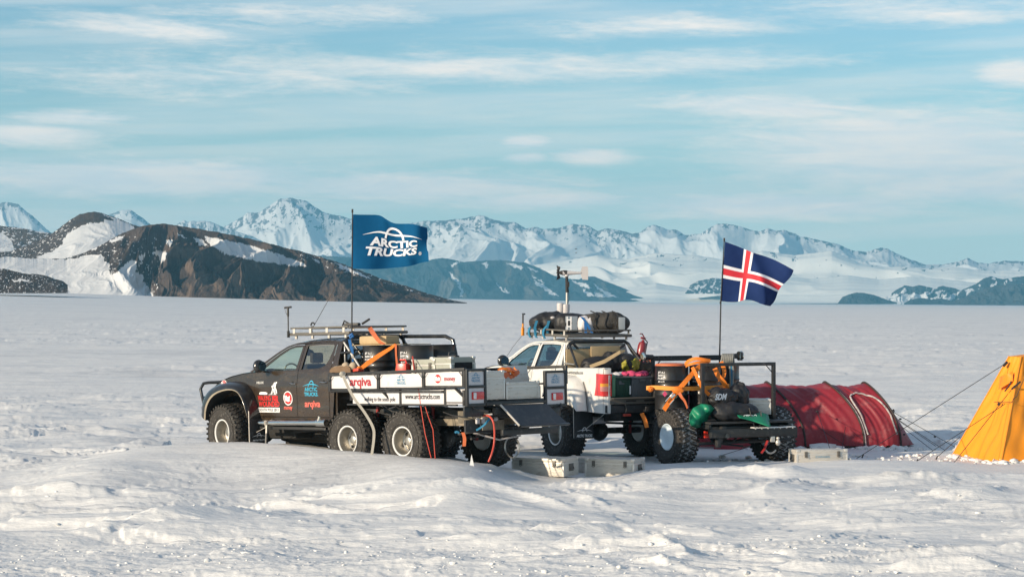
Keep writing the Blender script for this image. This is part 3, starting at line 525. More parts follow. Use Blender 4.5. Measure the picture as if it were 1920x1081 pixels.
# ------------------------------------------------------------------ pickup cab shared by both trucks
def bodyY(x, z):
    z_ = max(z, .7)
    if z_ <= 1.66: y = .872 - .10 * max(0, (1.0 - z_)) - .035 * max(0, (z_ - 1.25) / .41) ** 2 + .012 * math.exp(-((z_ - 1.40) / .05) ** 2) - .012 * math.exp(-((z_ - 1.1) / .1) ** 2)
    else: y = .837 - (z_ - 1.66) * .38 - .12 * max(0, z_ - 2.08)
    if x > .2: y -= .10 * ((x - .2) / 1.0) ** 2 + .0
    return y
def patch(mb, bot, top, nv, off=0, sgn=1, mi=0, flip=False):
    n = 24
    def samp(pl, t):
        ds = [0]
        for a, b in zip(pl, pl[1:]): ds.append(ds[-1] + math.hypot(b[0] - a[0], b[1] - a[1]))
        q = t * ds[-1]; return (np.interp(q, ds, [p[0] for p in pl]), np.interp(q, ds, [p[1] for p in pl]))
    def fn(u, v):
        a = samp(bot, u); b = samp(top, u); x = a[0] + (b[0] - a[0]) * v; z = a[1] + (b[1] - a[1]) * v; return (x, sgn * (bodyY(x, z) + off), z)
    return mb.grid(fn, n, nv, mi)
def ring(mb, outer, inner, off=0, sgn=1, inset=.0, mi=0):
    n = len(outer); o = len(mb.v)
    for p in outer: mb.v.append((p[0], sgn * (bodyY(*p) + off), p[1]))
    for p in inner: mb.v.append((p[0], sgn * (bodyY(*p) + off), p[1]))
    for p in inner: mb.v.append((p[0], sgn * (bodyY(*p) + off - .03), p[1]))
    for i in range(n):
        j = (i + 1) % n; mb.f += [(o + i, o + j, o + n + j, o + n + i), (o + n + i, o + n + j, o + 2 * n + j, o + 2 * n + i)]; mb.m += [mi, mi]
def rs(poly, n=48):       # resample a closed polygon
    ds = [0]; pl = poly + [poly[0]]
    for a, b in zip(pl, pl[1:]): ds.append(ds[-1] + math.hypot(b[0] - a[0], b[1] - a[1]))
    return [(float(np.interp(ds[-1] * i / n, ds, [p[0] for p in pl])), float(np.interp(ds[-1] * i / n, ds, [p[1] for p in pl]))) for i in range(n)]
def offs(poly, d):         # shrink a polygon towards its inside by d
    n = len(poly); cx = sum(p[0] for p in poly) / n; cz = sum(p[1] for p in poly) / n; out = []
    A = sum(poly[i][0] * poly[(i + 1) % n][1] - poly[(i + 1) % n][0] * poly[i][1] for i in range(n)); sg = 1 if A > 0 else -1
    for i in range(n):
        a = poly[i - 1]; b = poly[i]; c = poly[(i + 1) % n]
        def nrm(p, q): dx, dz = q[0] - p[0], q[1] - p[1]; l = math.hypot(dx, dz) or 1; return (-dz / l * sg, dx / l * sg)
        n1 = nrm(a, b); n2 = nrm(b, c); m = (n1[0] + n2[0], n1[1] + n2[1]); k = m[0] ** 2 + m[1] ** 2; k = 2 / max(k, .6); out.append((b[0] + m[0] * d * k / 1, b[1] + m[1] * d * k / 1) if True else b)
    return out
def polyside(mb, poly, off, sgn, mi=0):
    o = len(mb.v); mb.v += [(p[0], sgn * (bodyY(*p) + off), p[1]) for p in poly]; c = (sum(p[0] for p in poly) / len(poly), sum(p[1] for p in poly) / len(poly))
    mb.v.append((c[0], sgn * (bodyY(*c) + off), c[1])); n = len(poly)
    for i in range(n): mb.f.append((o + i, o + (i + 1) % n, o + n)); mb.m.append(mi)
FW = [(-.30, 1.672), (-1.275, 1.69), (-1.30, 2.00), (-1.31, 2.105), (-1.08, 2.095), (-.92, 2.055), (-.72, 1.955), (-.50, 1.82), (-.38, 1.74)]     # front side window
RW = [(-1.41, 1.695), (-1.90, 1.715), (-2.04, 1.76), (-2.11, 1.86), (-2.155, 2.02), (-2.165, 2.10), (-2.12, 2.135), (-1.80, 2.14), (-1.43, 2.125), (-1.42, 2.0)]
def cab(root, paint, glassf, glassr, mirror_tint='mirror'):
    # ---- body shell: fenders, sills, pillars, roof, hood
    mb = MB()
    roofz = lambda x: np.interp(x, [-2.33, -2.1, -1.6, -1.2, -.95, -.80, -.6], [2.20, 2.235, 2.24, 2.215, 2.165, 2.10, 1.99])
    for sg in (1, -1):
        # fender from the door to the nose
        patch(mb, [(-.165, .86), (.0, .95), (.3, 1.25), (.7, 1.22), (1.0, 1.0), (1.30, .98)], [(-.165, 1.655), (.2, 1.63), (.6, 1.565), (.9, 1.49), (1.15, 1.39), (1.28, 1.26)], 10, sgn=sg)
        # sill
        patch(mb, [(-.16, .78), (-2.26, .80)], [(-.16, .862), (-2.26, .868)], 2, sgn=sg)
        # panel behind the rear door
        patch(mb, [(-2.225, .87), (-2.30, .87)], [(-2.225, 1.72), (-2.40, 1.72)], 6, sgn=sg)
        # roof rail and A pillar over the door frames
        patch(mb, [(-.06, 1.66), (-.36, 1.80), (-.66, 1.975), (-.88, 2.085), (-1.1, 2.14), (-1.45, 2.165), (-1.9, 2.18), (-2.22, 2.16)], [(.02, 1.67), (-.33, 1.84), (-.64, 2.01), (-.87, 2.115), (-1.1, 2.17), (-1.45, 2.19), (-1.9, 2.205), (-2.26, 2.185)], 2, sgn=sg)
        # C pillar
        patch(mb, [(-2.225, 1.72), (-2.40, 1.72)], [(-2.22, 2.165), (-2.30, 2.185)], 6, sgn=sg)
        # cover between rail and roof skin
    def rf(u, v):
        x = -.88 - u * 1.44; y = (v * 2 - 1); e = bodyY(x, 2.13 if x > -1 else 2.185) - .0; zz = roofz(x); ze = np.interp(x, [-2.3, -1.45, -1.1, -.87], [2.185, 2.19, 2.17, 2.115]); k = abs(y) ** 4
        return (x, y * e, zz * (1 - k) + ze * k + .012 * (1 - y * y))
    mb.grid(rf, 14, 16)
    # hood
    def hd(u, v):
        y = v * 2 - 1; xx = -.10 + u * 1.38; zt = np.interp(xx, [-.1, .2, .6, .9, 1.15, 1.3], [1.665, 1.645, 1.585, 1.51, 1.42, 1.28]); e = bodyY(xx, 1.6)
        return (xx, y * e, zt + .045 * (1 - y ** 4) + .02 * math.exp(-((abs(y) - .55) / .12) ** 2) * (1 - u))
    mb.grid(hd, 14, 16)
    # nose and bumper
    mb.bx((1.30, 0, 1.14), (.16, 1.40, .30), bev=.05); mb.bx((1.40, 0, .92), (.22, 1.62, .24), bev=.06, mi=1)
    # rear wall of the cab
    mb.bx((-2.36, 0, 1.3), (.05, 1.66, .86), bev=.01); mb.bx((-2.325, 0, 2.15), (.04, 1.26, .10), bev=.015); 
    for sg in (1, -1): mb.bx((-2.35, sg * .66, 1.93), (.04, .16, .46), (sg * radians(20), 0, 0), bev=.01)
    # floor, firewall, inner dark lining
    mb.bx((-1.2, 0, .88), (2.3, 1.56, .08), mi=2); mb.bx((-.02, 0, 1.25), (.08, 1.5, .78), mi=2)
    for sg in (1, -1):
        mb.bx((-1.22, sg * .79, 1.26), (2.16, .02, .80), mi=2); mb.bx((-1.35, sg * .70, 1.9), (.07, .05, .5), (sg * radians(20), 0, 0), mi=2)
        mb.bx((.65, sg * .42, 1.2), (1.15, .06, .5), mi=2)
    mb.build('cab_body', [paint, 'plastic', 'dark'], root, ang=32)
    # ---- windscreen and rear window
    ws = MB(); ws.grid(lambda u, v: (.0 - v * .88 - .0 + .10 * (1 - (2 * u - 1) ** 2) * (1 - v * .4), (2 * u - 1) * (.78 - v * .12), 1.675 + v * .44), 10, 4); ws.build('windscreen', glassf, root)
    rw = MB(); rw.grid(lambda u, v: (-2.375 + v * .045, (2 * u - 1) * (.62 - .06 * v), 1.74 + v * .37), 6, 3); rw.build('rear_window', 'glassk', root)
    # ---- doors
    for sg in (1, -1):
        for k, (bot, top, win, x0) in enumerate([([(-.172, .875), (-1.345, .875)], [(-.172, 1.655), (-1.345, 1.672)], FW, -1.23), ([(-1.355, .875), (-2.215, .875)], [(-1.355, 1.672), (-2.215, 1.70)], RW, -2.07)]):
            d = MB(); patch(d, bot, top, 14, off=.003, sgn=sg)
            if k == 0: outer = rs([(-.172, 1.655), (-1.345, 1.672), (-1.35, 2.13), (-1.1, 2.13), (-.89, 2.075), (-.67, 1.965), (-.37, 1.79), (-.22, 1.70)]); 
            else: outer = rs([(-1.355, 1.672), (-2.215, 1.70), (-2.21, 2.16), (-1.9, 2.17), (-1.36, 2.145)])
            inner = [min(rs(win, 96), key=lambda q, p=p: (atan2(q[1] - 1.9, (q[0] - (-.95 if k == 0 else -1.78)) * .55) - atan2(p[1] - 1.9, (p[0] - (-.95 if k == 0 else -1.78)) * .55) + pi) % (2 * pi) - pi if False else abs(((atan2(q[1] - 1.9, (q[0] - (-.95 if k == 0 else -1.78)) * .55) - atan2(p[1] - 1.9, (p[0] - (-.95 if k == 0 else -1.78)) * .55)) + pi) % (2 * pi) - pi)) for p in outer]
            ring(d, outer, inner, off=.003, sgn=sg); dr = d.build('door', paint, root, ang=35)
            g = MB(); polyside(g, rs(offs(win, -.006), 40), -.012, sg); g.build('window', glassf if k == 0 else glassr, dr, smooth=True)
            r_ = MB(); pw = rs(win, 60); r_.tube([(p[0], sg * (bodyY(*p) + .0), p[1]) for p in pw], .007, 6, closed=True); r_.build('window_seal', 'plastic', dr)
            h = MB(); hx = x0; hz_ = 1.455 if k == 0 else 1.475; yb = bodyY(hx, hz_)
            h.lathe([(.001, 0), (.03, 0), (.045, -.012)], 16, c=(hx, sg * (yb + .006), hz_), mi=1)
            h.tube([(hx + .085, sg * (yb + .012), hz_), (hx + .06, sg * (yb + .036), hz_), (hx, sg * (yb + .045), hz_ + .004), (hx - .07, sg * (yb + .036), hz_), (hx - .09, sg * (yb + .012), hz_)], [.012, .017, .018, .016, .012], 8, flat=.6)
            h.build('handle', ['chrome', 'hole'], dr)
    # ---- mirrors
    for sg in (1, -1):
        q = MB(); 
        def mf(u, v):
            a = 2 * pi * u; b = pi * v; return (-.50 + .085 * cos(b) + .01, sg * (1.03 + .115 * sin(b) * cos(a)), 1.77 + .125 * sin(b) * sin(a) * (1 if abs(sin(a)) < .8 else .95))
        q.grid(mf, 20, 12); q.tube([(-.36, sg * .80, 1.68), (-.42, sg * .88, 1.69), (-.47, sg * .95, 1.70)], [.05, .035, .03], 8, flat=.7); mi_ = q.build('side_mirror', 'gloss', root, ang=60)
        g = MB(); g.lathe([(0, 0), (.09, 0)], 20, 'x', (-.590, sg * 1.03, 1.77)); g.build('mirror_glass', mirror_tint, mi_)
    # ---- interior
    for sg in (1, -1):
        s_ = MB(); s_.bx((-1.0, sg * .36, 1.22), (.52, .50, .16), bev=.05); s_.bx((-1.22, sg * .36, 1.52), (.14, .48, .56), (0, radians(-12), 0), bev=.05); s_.bx((-1.29, sg * .36, 1.90), (.09, .26, .19), bev=.04); s_.tube([(-1.28, sg * .36 - .05, 1.78), (-1.29, sg * .36 - .05, 1.88)], .008); s_.build('seat', 'interior', root)
    s_ = MB(); s_.bx((-1.9, 0, 1.2), (.5, 1.3, .16), bev=.05); s_.bx((-2.15, 0, 1.5), (.12, 1.3, .5), (0, radians(-10), 0), bev=.05)
    for yy in (-.4, .4): s_.bx((-2.17, yy, 1.86), (.09, .24, .17), bev=.04)
    s_.build('rear_bench', 'interior', root)
    s_ = MB(); s_.bx((-.22, 0, 1.55), (.40, 1.45, .22), bev=.05); s_.bx((-.30, 0, 1.655), (.30, 1.36, .03), bev=.01); s_.build('dashboard', 'dash', root)
    s_ = MB(); s_.tube([(-.62 + .05 * sin(2 * pi * i / 24), .36 + .18 * cos(2 * pi * i / 24), 1.64 + .165 * sin(2 * pi * i / 24)) for i in range(24)], .015, 8, closed=True); s_.tube([(-.5, .36, 1.56), (-.6, .36, 1.63)], .04); s_.bx((-.61, .36, 1.64), (.03, .3, .05)); s_.build('steering_wheel', 'dash', root)
    s_ = MB(); s_.tube([(-.70 , .03 + .09 * cos(2 * pi * i / 18), 1.995 + .045 * sin(2 * pi * i / 18)) for i in range(18)], .014, 6, closed=True); s_.tube([(-.70, .03, 2.04), (-.68, .03, 2.10)], .008); s_.bx((-.70, .03, 1.995), (.012, .16, .07), bev=.005); s_.build('interior_mirror', 'interior', root)
def flare(root, outer, opening, y0, y1, m_, sgn=1, lip=.03, name='fender_flare', lipm=None):
    """wheel arch flare between an outer path on the body and the opening path further out"""
    mb = MB(); n = 40
    def sm(pl, t):
        for _ in range(2):
            q = [pl[0]]
            for a, b in zip(pl, pl[1:]): q += [(a[0] * .75 + b[0] * .25, a[1] * .75 + b[1] * .25), (a[0] * .25 + b[0] * .75, a[1] * .25 + b[1] * .75)]
            pl = q + [pl[-1]]
        ds = [0]
        for a, b in zip(pl, pl[1:]): ds.append(ds[-1] + math.hypot(b[0] - a[0], b[1] - a[1]))
        return float(np.interp(t * ds[-1], ds, [p[0] for p in pl])), float(np.interp(t * ds[-1], ds, [p[1] for p in pl]))
    def fn(u, v):
        a = sm(outer, u); b = sm(opening, u)
        if v < .7:
            k = v / .7; yy = y0 + (y1 - y0) * sin(k * pi / 2) ** 1.0; w_ = 1 - cos(k * pi / 2) ** 1.3 if k < 1 else 1; w_ = k ** 1.7
            x = a[0] + (b[0] - a[0]) * w_ * .85; z = a[1] + (b[1] - a[1]) * w_ * .85
        elif v < .86: x = b[0]; z = b[1]; yy = y1 + .004; x = a[0] + (b[0] - a[0]) * (.85 + .15 * (v - .7) / .16); z = a[1] + (b[1] - a[1]) * (.85 + .15 * (v - .7) / .16)
        else: x, z = b; yy = y1 - (v - .86) / .14 * (y1 - .62)
        return (x, sgn * yy, z)
    mb.grid(fn, n, 20, mf=(lambda i, j: 1 if 13 < j < 17 else (2 if j >= 17 else 0)) if lipm else (lambda i, j: 2 if j >= 17 else 0))
    return mb.build(name, [m_, lipm or m_, 'dark'], root, ang=50)
def roof_rack(root, x0, x1, z, w_, m_='steelgrey', sheet=True):
    r = MB(); hw = w_ / 2
    r.tube([(x0, -hw, z), (x1, -hw, z), (x1, hw, z), (x0, hw, z)], .022, 8, closed=True, flat=1)
    for sg in (1, -1):
        r.bx(((x0 + x1) / 2, sg * hw, z), (abs(x1 - x0), .035, .055), bev=.008); r.bx(((x0 + x1) / 2, sg * (hw + .0), z + .105), (abs(x1 - x0) - .06, .028, .032), bev=.008)
    for xx in (x0, x1): r.bx((xx, 0, z), (.035, w_, .055), bev=.008); r.bx((xx, 0, z + .105), (.028, w_ - .02, .03), bev=.008)
    rr = r.build('roof_rack', m_, root)
    k = MB(); nn_ = 9
    for i in range(nn_): xx = x0 + (x1 - x0) * (i + .5) / nn_; k.bx((xx, 0, z + .012), (.06, w_ - .05, .018), bev=.003)
    k.build('rack_slats', m_, rr)
    for sg in (1, -1):
        for t in (.08, .36, .64, .92):
            b = MB(); xx = x0 + (x1 - x0) * t; b.bx((xx, sg * (hw + .022), z + .052), (.06, .012, .085), bev=.004); b.bx((xx, sg * (hw - .03), z - .045), (.05, .03, .08), bev=.004); b.build('rack_bracket', 'alu', rr)
    return rr
# ================================================================== BLACK TRUCK
bt = thing('pickup_truck', 'black double-cab pickup with three axles, a white-sided flatbed and a blue flag', 'pickup truck', MBLK)
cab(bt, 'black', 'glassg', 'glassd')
OP = [(.93, .80), (.90, 1.05), (.70, 1.26), (.32, 1.355), (.02, 1.34), (-.13, 1.21), (-.24, .98), (-.34, .75)]
OU = [(1.24, .95), (1.20, 1.23), (1.0, 1.40), (.65, 1.50), (.26, 1.51), (-.02, 1.44), (-.19, 1.22), (-.29, .97), (-.31, .75)]
flare(bt, OU, OP, .84, 1.15, 'gloss', 1, lipm='chassis'); flare(bt, OU, OP, .84, 1.15, 'gloss', -1, lipm='chassis')
def put_wheel(proto, root, x, y, z, steer=0, first=[True]):
    rot = Matrix.Rotation(radians(steer + (0 if y > 0 else 180)), 4, 'Z')
    m_ = Matrix.Translation((x, y, z)) @ rot @ Matrix.Rotation(random.uniform(0, 6.28), 4, 'Y')
    return dup(proto, root, m_)
for x in (.50, -2.94, -4.33):
    for y in (.90, -.90): put_wheel(WH_BLACK, bt, x, y, {.5: .575, -2.94: .50, -4.33: .50}[x], -6 if x > 0 else 0)
def axle(root, x, z, hw=.75, dia=.05, red=True, bx=True):
    a = MB(); a.tube([(x, -hw, z), (x, hw, z)], dia, 12); a.sph((x, .12, z), (.19, .17, .2)); a.lathe([(0, -.16), (.10, -.15), (.16, -.08), (.17, 0)], 20, 'x', (x, .12, z)); o = a.build('axle', 'axle', root)
    for sg in (1, -1): s_ = MB(); s_.tube([(x - .1, sg * .52, z - .05), (x - .12, sg * .50, z + .55)], .028, 10); s_.build('shock_absorber', 'shock' if red else 'plastic', o)
    return o
axle(bt, .5, .55); axle(bt, -2.94, .5); axle(bt, -4.33, .5)
c = MB()
for sg in (1, -1):
    c.bx((-2.6, sg * .44, .93), (6.4, .08, .16), bev=.01, mi=0); c.bx((-5.0, sg * .44, .84), (1.5, .07, .2), bev=.01, mi=1)
for x in (-5.55, -4.9, -3.6, -2.2, -1, .2, 1.1): c.bx((x, 0, .92), (.08, .9, .12), bev=.01, mi=0)
c.bx((-1.4, .1, .72), (1.9, .5, .2), bev=.05, mi=0); c.bx((-3.7, -.1, .75), (.8, .5, .26), bev=.04, mi=0); c.build('chassis_frame', ['frame', 'chassis'], bt)
c = MB(); c.bx((-1.2, -.35, .58), (2.7, .9, .42), bev=.12); c.bx((-.4, .25, .62), (.9, .5, .34), bev=.10); c.bx((-1.9, .3, .66), (.7, .5, .26), bev=.08); c.bx((-3.6, 0, .62), (1.0, .7, .5), bev=.06); c.tube([(-.9, .55, .62), (-1.5, .6, .66), (-2.3, .45, .6)], .05, 8); c.tube([(.3, .2, .55), (-.8, .1, .62)], .05, 8); c.build('underbody', 'dark', bt)
# side step, jack leg, mud flaps, bull bar
for sg in (1, -1):
    s_ = MB(); s_.tube([(-.50, sg * 1.02, .765), (-1.0, sg * 1.02, .77), (-2.32, sg * 1.02, .785)], .05, 14, flat=.9); s_.tube([(-.44, sg * 1.02, .765), (-.50, sg * 1.02, .765)], .032, 10)
    for x in (-.7, -1.4, -2.1): s_.tube([(x, sg * .7, .86), (x, sg * 1.0, .78)], .022, 8)
    s_.tube([(-2.10, sg * 1.05, .785), (-2.34, sg * 1.05, .785)], .062, 12); s_.tube([(-2.15, sg * 1.08, .8), (-2.2, sg * 1.08, .9)], .025); s_.build('side_step', 'chrome', bt)
    s_ = MB(); s_.bx((-1.2, sg * .93, .675), (2.0, .04, .05), bev=.01); s_.build('step_rail', 'frame', bt)
    f_ = MB(); f_.bx((-.36, sg * .96, .60), (.018, .40, .46), (0, radians(4), 0), bev=.004); f_.tube([(-.345, sg * 1.16, .98), (-.36, sg * 1.165, .37)], .008, 6, mi=1); fl = f_.build('mud_flap', ['plastic', 'alu'], bt)
    e = sh(merge(sh(emblem(), 0, .16), sh(text2d('ARCTIC TRUCKS', .2, 0, .008, 1.0), 0, -.09)), 0, 0, .30)
    if sg > 0: decal([(e, 'txwhite', 0)], lambda x, y, o: (-.376 - o, .96 - x, .47 + y), 'lettering', fl)
j = MB(); j.tube([(-.72, 1.06, .74), (-.80, 1.14, .40)], [.014, .02], 8, mi=0); j.tube([(-.765, 1.10, .58), (-.80, 1.14, .40)], .026, 8, mi=1); j.tube([(-.70, 1.05, .72), (-.72, 1.09, .80)], .03, 8, mi=0); j.tube([(-.72, 1.06, .70), (-.42, 1.05, .60)], .006, 5); j.build('support_leg', ['alu', 'frame'], bt)
b = MB()
b.tube([(1.30, .74, 1.00), (1.52, .74, 1.10), (1.66, .70, 1.36), (1.62, .66, 1.46), (1.56, .60, 1.475), (1.34, .42, 1.48), (1.34, -.42, 1.48), (1.56, -.60, 1.475), (1.66, -.70, 1.36), (1.52, -.74, 1.10), (1.30, -.74, 1.0)], .03, 10)
b.tube([(1.6, .7, 1.2), (1.66, 0, 1.2), (1.6, -.7, 1.2)], .026, 8); b.build('bull_bar', 'gloss', bt)
for sg in (1, -1): h = MB(); h.bx((1.26, sg * .58, 1.26), (.12, .26, .16), bev=.05); h.build('headlight', 'lens', bt)
h = MB(); h.bx((1.36, .86, .98), (.05, .07, .12), bev=.01); h.build('marker_lamp', 'frame', bt)
# roof rack, antennas
rr = roof_rack(bt, -.95, -2.55, 2.325, 1.34)
a = MB(); a.tube([(-.93, .70, 2.30), (-.93, .70, 2.64)], .012, 8); a.tube([(-.93, .70, 2.64), (-.93, .70, 2.80)], .02, 8); a.tube([(-.86, .72, 2.80), (-1.0, .68, 2.81)], .018, 8); a.tube([(-.88, .74, 2.80), (-.93, .745, 2.70), (-.93, .71, 2.66)], .004, 5); a.bx((-.93, .70, 2.33), (.04, .04, .12), bev=.01); a.build('antenna', 'frame', bt)
a = MB(); p0 = Vector((-1.55, .66, 2.42)); a.tube([p0, p0 + Vector((.0, .0, .04))], .016); a.tube([p0, p0 + Vector((-.30, -.22, .62)), p0 + Vector((-.50, -.36, 1.12))], [.006, .004, .003], 6); a.build('whip_antenna', 'frame', bt)
k = MB(); k.tube([(-1.56 + .05 * cos(t), .66, 2.47 + .05 * sin(t)) for t in np.linspace(0, 2.6, 8)], .014, 6); k.tube([(-1.55, .66, 2.30), (-1.53, .67, 2.46)], .01, 6)
k.build('rack_clamp', 'plastic', bt); k = MB(); k.bx((-2.2, .30, 2.47), (.30, .10, .06), (0, 0, .3), bev=.02); k.tube([(-2.0, .35, 2.46), (-2.06, .36, 2.54), (-2.16, .34, 2.49)], .014, 6); k.tube([(-2.35, .2, 2.48), (-2.5, .16, 2.56)], .02, 6); k.build('rack_clamp', 'plastic', bt)
# roll bar behind the cab
def tubes(name, lst, m_, root, r=.03, n=10):
    for q in lst: b_ = MB(); b_.tube(q, r, n); o = b_.build(name, m_, root)
    return o
tubes('roll_bar', [[(-2.50, .72, 1.62), (-2.47, .70, 2.08), (-2.46, .66, 2.20), (-2.46, .58, 2.255), (-2.46, -.58, 2.255), (-2.46, -.66, 2.2), (-2.47, -.70, 2.08), (-2.50, -.72, 1.62)], [(-2.48, -.62, 2.25), (-3.55, -.66, 2.235), (-3.72, -.68, 2.17), (-3.80, -.72, 1.70)]], 'gloss', bt, .034)
tubes('roll_bar_strut', [[(-2.44, .70, 2.16), (-3.02, .78, 1.64)]], 'aluedge', bt, .018); tubes('roll_bar_strut', [[(-2.47, .58, 2.2), (-3.0, .5, 1.62)], [(-2.44, -.70, 2.16), (-3.02, -.78, 1.64)], [(-2.4, .76, 1.98), (-2.75, .74, 2.0)]], 'gloss', bt, .02)
# ---- flatbed
bx0, bx1, hy = -2.58, -5.95, 1.18
rz = lambda x: 1.612 + (bx0 - x) * .021
fb = MB()
for sg in (1, -1):
    fb.add([], []);
    fb.bx(((bx0 + bx1) / 2, sg * hy, (rz(bx0) + rz(bx1)) / 2), (abs(bx1 - bx0), .055, .05), (0, math.atan(.021), 0), bev=.008)
    fb.bx(((bx0 + bx1) / 2, sg * (hy - .01), (rz(bx0) + rz(bx1)) / 2 - .275), (abs(bx1 - bx0), .045, .03), (0, math.atan(.021), 0), bev=.006)
    for x in (-2.61, -3.86, -4.97, -5.92): fb.bx((x, sg * (hy - .005), rz(x) - .14), (.062, .05, .30), bev=.006)
    for x in (-4.30, -5.38): fb.bx((x, sg * 1.08, 1.22), (.05, .045, .28), bev=.006)
    fb.bx((-4.3, sg * 1.085, 1.105), (2.7, .04, .03), bev=.006); fb.bx((-5.9, sg * 1.16, 1.22), (.05, .05, .26), bev=.006)
    for x in (-3.86, -5.7): fb.tube([(x, sg * 1.17, 1.38), (x - .28, sg * .98, 1.04), (x - .42, sg * .85, .99)], .022, 8)
    for x in (-2.61, -3.86, -4.97, -5.92):
        for s2 in (1, -1):
            if (x < -5.9 and s2 < 0) or (x > -2.7 and s2 > 0): continue
            fb.tube([(x, sg * (hy + .028), rz(x) - .12), (x + s2 * .09, sg * (hy + .028), rz(x) - .03)], .007, 5)
fb.bx(((bx0 - 5.35) / 2, 0, 1.325), (2.77, 2.3, .03), bev=.004); fb.bx((-5.66, 0, 1.145), (.62, 2.2, .02), bev=.004); fb.bx((-2.60, 0, 1.5), (.04, 2.3, .3), bev=.006)
for x in (-3.0, -3.6, -4.2, -4.8, -5.34): fb.bx((x, 0, 1.24), (.07, 2.1, .14), bev=.006)
bed = fb.build('flatbed', 'frame', bt)
pn = []
def panel(x0, x1, z0, z1, y, items, lab=None):
    q = MB(); q.bx(((x0 + x1) / 2, y, (z0 + z1) / 2), (abs(x1 - x0), .02, z1 - z0), bev=.003); o = q.build('side_panel', 'panel', bed)
    if items: decal(items, lambda x, yy, ly: ((x0 + x1) / 2 - x, y + .0115 + ly, (z0 + z1) / 2 + yy), 'lettering', o)
    return o
panel(-2.645, -3.825, 1.375, 1.60, 1.165, [(sh(text2d('arqiva', .2, 0, .006, .55), .16, 0), 'txdred', 0)])
panel(-3.895, -4.935, 1.395, 1.62, 1.165, [(sh(logo(.27), .0, 0), 'txblue', 0)])
panel(-5.005, -5.885, 1.42, 1.645, 1.165, [(sh(a_, -.14, .0), m_, l_) for a_, m_, l_ in roundel(.085)] + [(sh(text2d('money', .1, 0, .002, .26), .14, 0), 'txdred', 0)])
panel(-3.10, -4.27, 1.12, 1.35, 1.085, [(sh(text2d('walking to the south pole', .1, 0, .001, .78), .10, -.04), 'txblack', 0)])
panel(-4.33, -5.35, 1.12, 1.36, 1.085, [(text2d('www.arctictrucks.com', .12, 0, .002, .84), 'txblack', 0)])
panel(-5.41, -5.86, 1.12, 1.37, 1.085, [])
for sg, yc, zt in ((1, .97, 1.665), (-1, -.87, 1.60)):
    q = MB(); wd = .42 if sg > 0 else .50
    for zz in (zt, zt - .265, zt - .56): q.bx((-5.97, yc, zz), (.05, wd, .045), bev=.006)
    for yy in (yc - wd / 2 + .01, yc + wd / 2 - .01): q.bx((-5.97, yy, zt - .28), (.052, .045, .60), bev=.006)
    lf = q.build('lamp_frame', 'frame', bed)
    q = MB(); q.bx((-5.965, yc, zt - .135), (.02, wd - .05, .22), bev=.003); q.bx((-5.965, yc, zt - .41), (.02, wd - .05, .25), bev=.003); o = q.build('lamp_panel', 'panel', lf)
    decal([(sh(logo(.24), 0, 0), 'txblue', 0)], lambda x, y, ly, yc=yc, zt=zt: (-5.9755 - ly, yc - x, zt - .135 + y), 'lettering', o)
    q = MB(); q.bx((-5.985, yc - .03, zt - .41), (.03, .26, .125), bev=.01); tl = q.build('tail_lamp', 'lampred', lf); q = MB(); q.bx((-6.003, yc - .03 + .08, zt - .41), (.006, .06, .10), bev=.003); q.build('lamp_lens', 'lens', tl)
# rear of the bed: folded tailgate ramp, beam, spray board
q = MB(); q.bx((-5.98, .08, 1.115), (.06, 1.36, .05), bev=.008); q.bx((-5.93, .08, .99), (.08, .9, .12), bev=.008); q.build('rear_crossbar', 'frame', bed)
q = MB(); q.add([(-6.00, .42, 1.09), (-6.00, -.62, 1.085), (-6.30, -.82, .74), (-6.30, .28, .75), (-5.98, .42, 1.08), (-5.98, -.62, 1.075), (-6.28, -.82, .73), (-6.28, .28, .74)], [(0, 1, 2, 3), (7, 6, 5, 4), (0, 4, 5, 1), (1, 5, 6, 2), (2, 6, 7, 3), (3, 7, 4, 0)])
q.tube([(-6.30, -.84, .735), (-6.30, .30, .745)], .022, 8); q.tube([(-5.99, .45, 1.1), (-6.30, .32, .75)], .018, 8, mi=1); tg = q.build('tailgate', ['gloss', 'alu'], bt)
q = MB(); q.bx((-5.92, .98, 1.0), (.03, .44, .17), bev=.005); q.bx((-5.90, -.85, .93), (.03, .40, .14), bev=.005); q.bx((-6.02, -.2, .64), (.06, 1.3, .10), bev=.008)
q.add([(-5.7, .95, .86), (-5.72, .10, .86), (-5.74, .10, .62), (-5.70, .95, .66), (-5.66, .95, .86), (-5.68, .10, .86), (-5.70, .10, .62), (-5.66, .95, .66)], [(0, 1, 2, 3), (7, 6, 5, 4), (0, 4, 5, 1), (1, 5, 6, 2), (2, 6, 7, 3), (3, 7, 4, 0)]); q.build('rear_plate', 'frame', bt)
q = MB(); q.bx((-5.62, .70, .90), (.5, .02, .2), (0, 0, .9), bev=.004); q.bx((-5.75, .38, .76), (.02, .5, .16), bev=.004); q.build('splash_board', 'chassis', bt)
rnd = random.Random(4); q = MB(); q2 = MB()
for i in range(16):
    x0 = rnd.uniform(-3.2, -5.6); y0 = rnd.uniform(.5, 1.02); z0 = rnd.uniform(.95, 1.1); x1_ = x0 - rnd.uniform(.2, .8)
    (q if i % 4 else q2).tube([(x0, y0, z0), ((x0 + x1_) / 2, y0 + .04, z0 - rnd.uniform(.02, .14)), (x1_, y0 - .05, z0 + rnd.uniform(-.1, .02))], rnd.choice([.010, .014, .018]), 6)
for i in range(8):
    x0 = -5.4; q.tube([(x0 + rnd.uniform(-.2, .4), rnd.uniform(-.5, .6), .5 + rnd.uniform(0, .3)), (x0 + rnd.uniform(-.3, .3), rnd.uniform(-.5, .6), .45 + rnd.uniform(0, .3))], .02, 7)
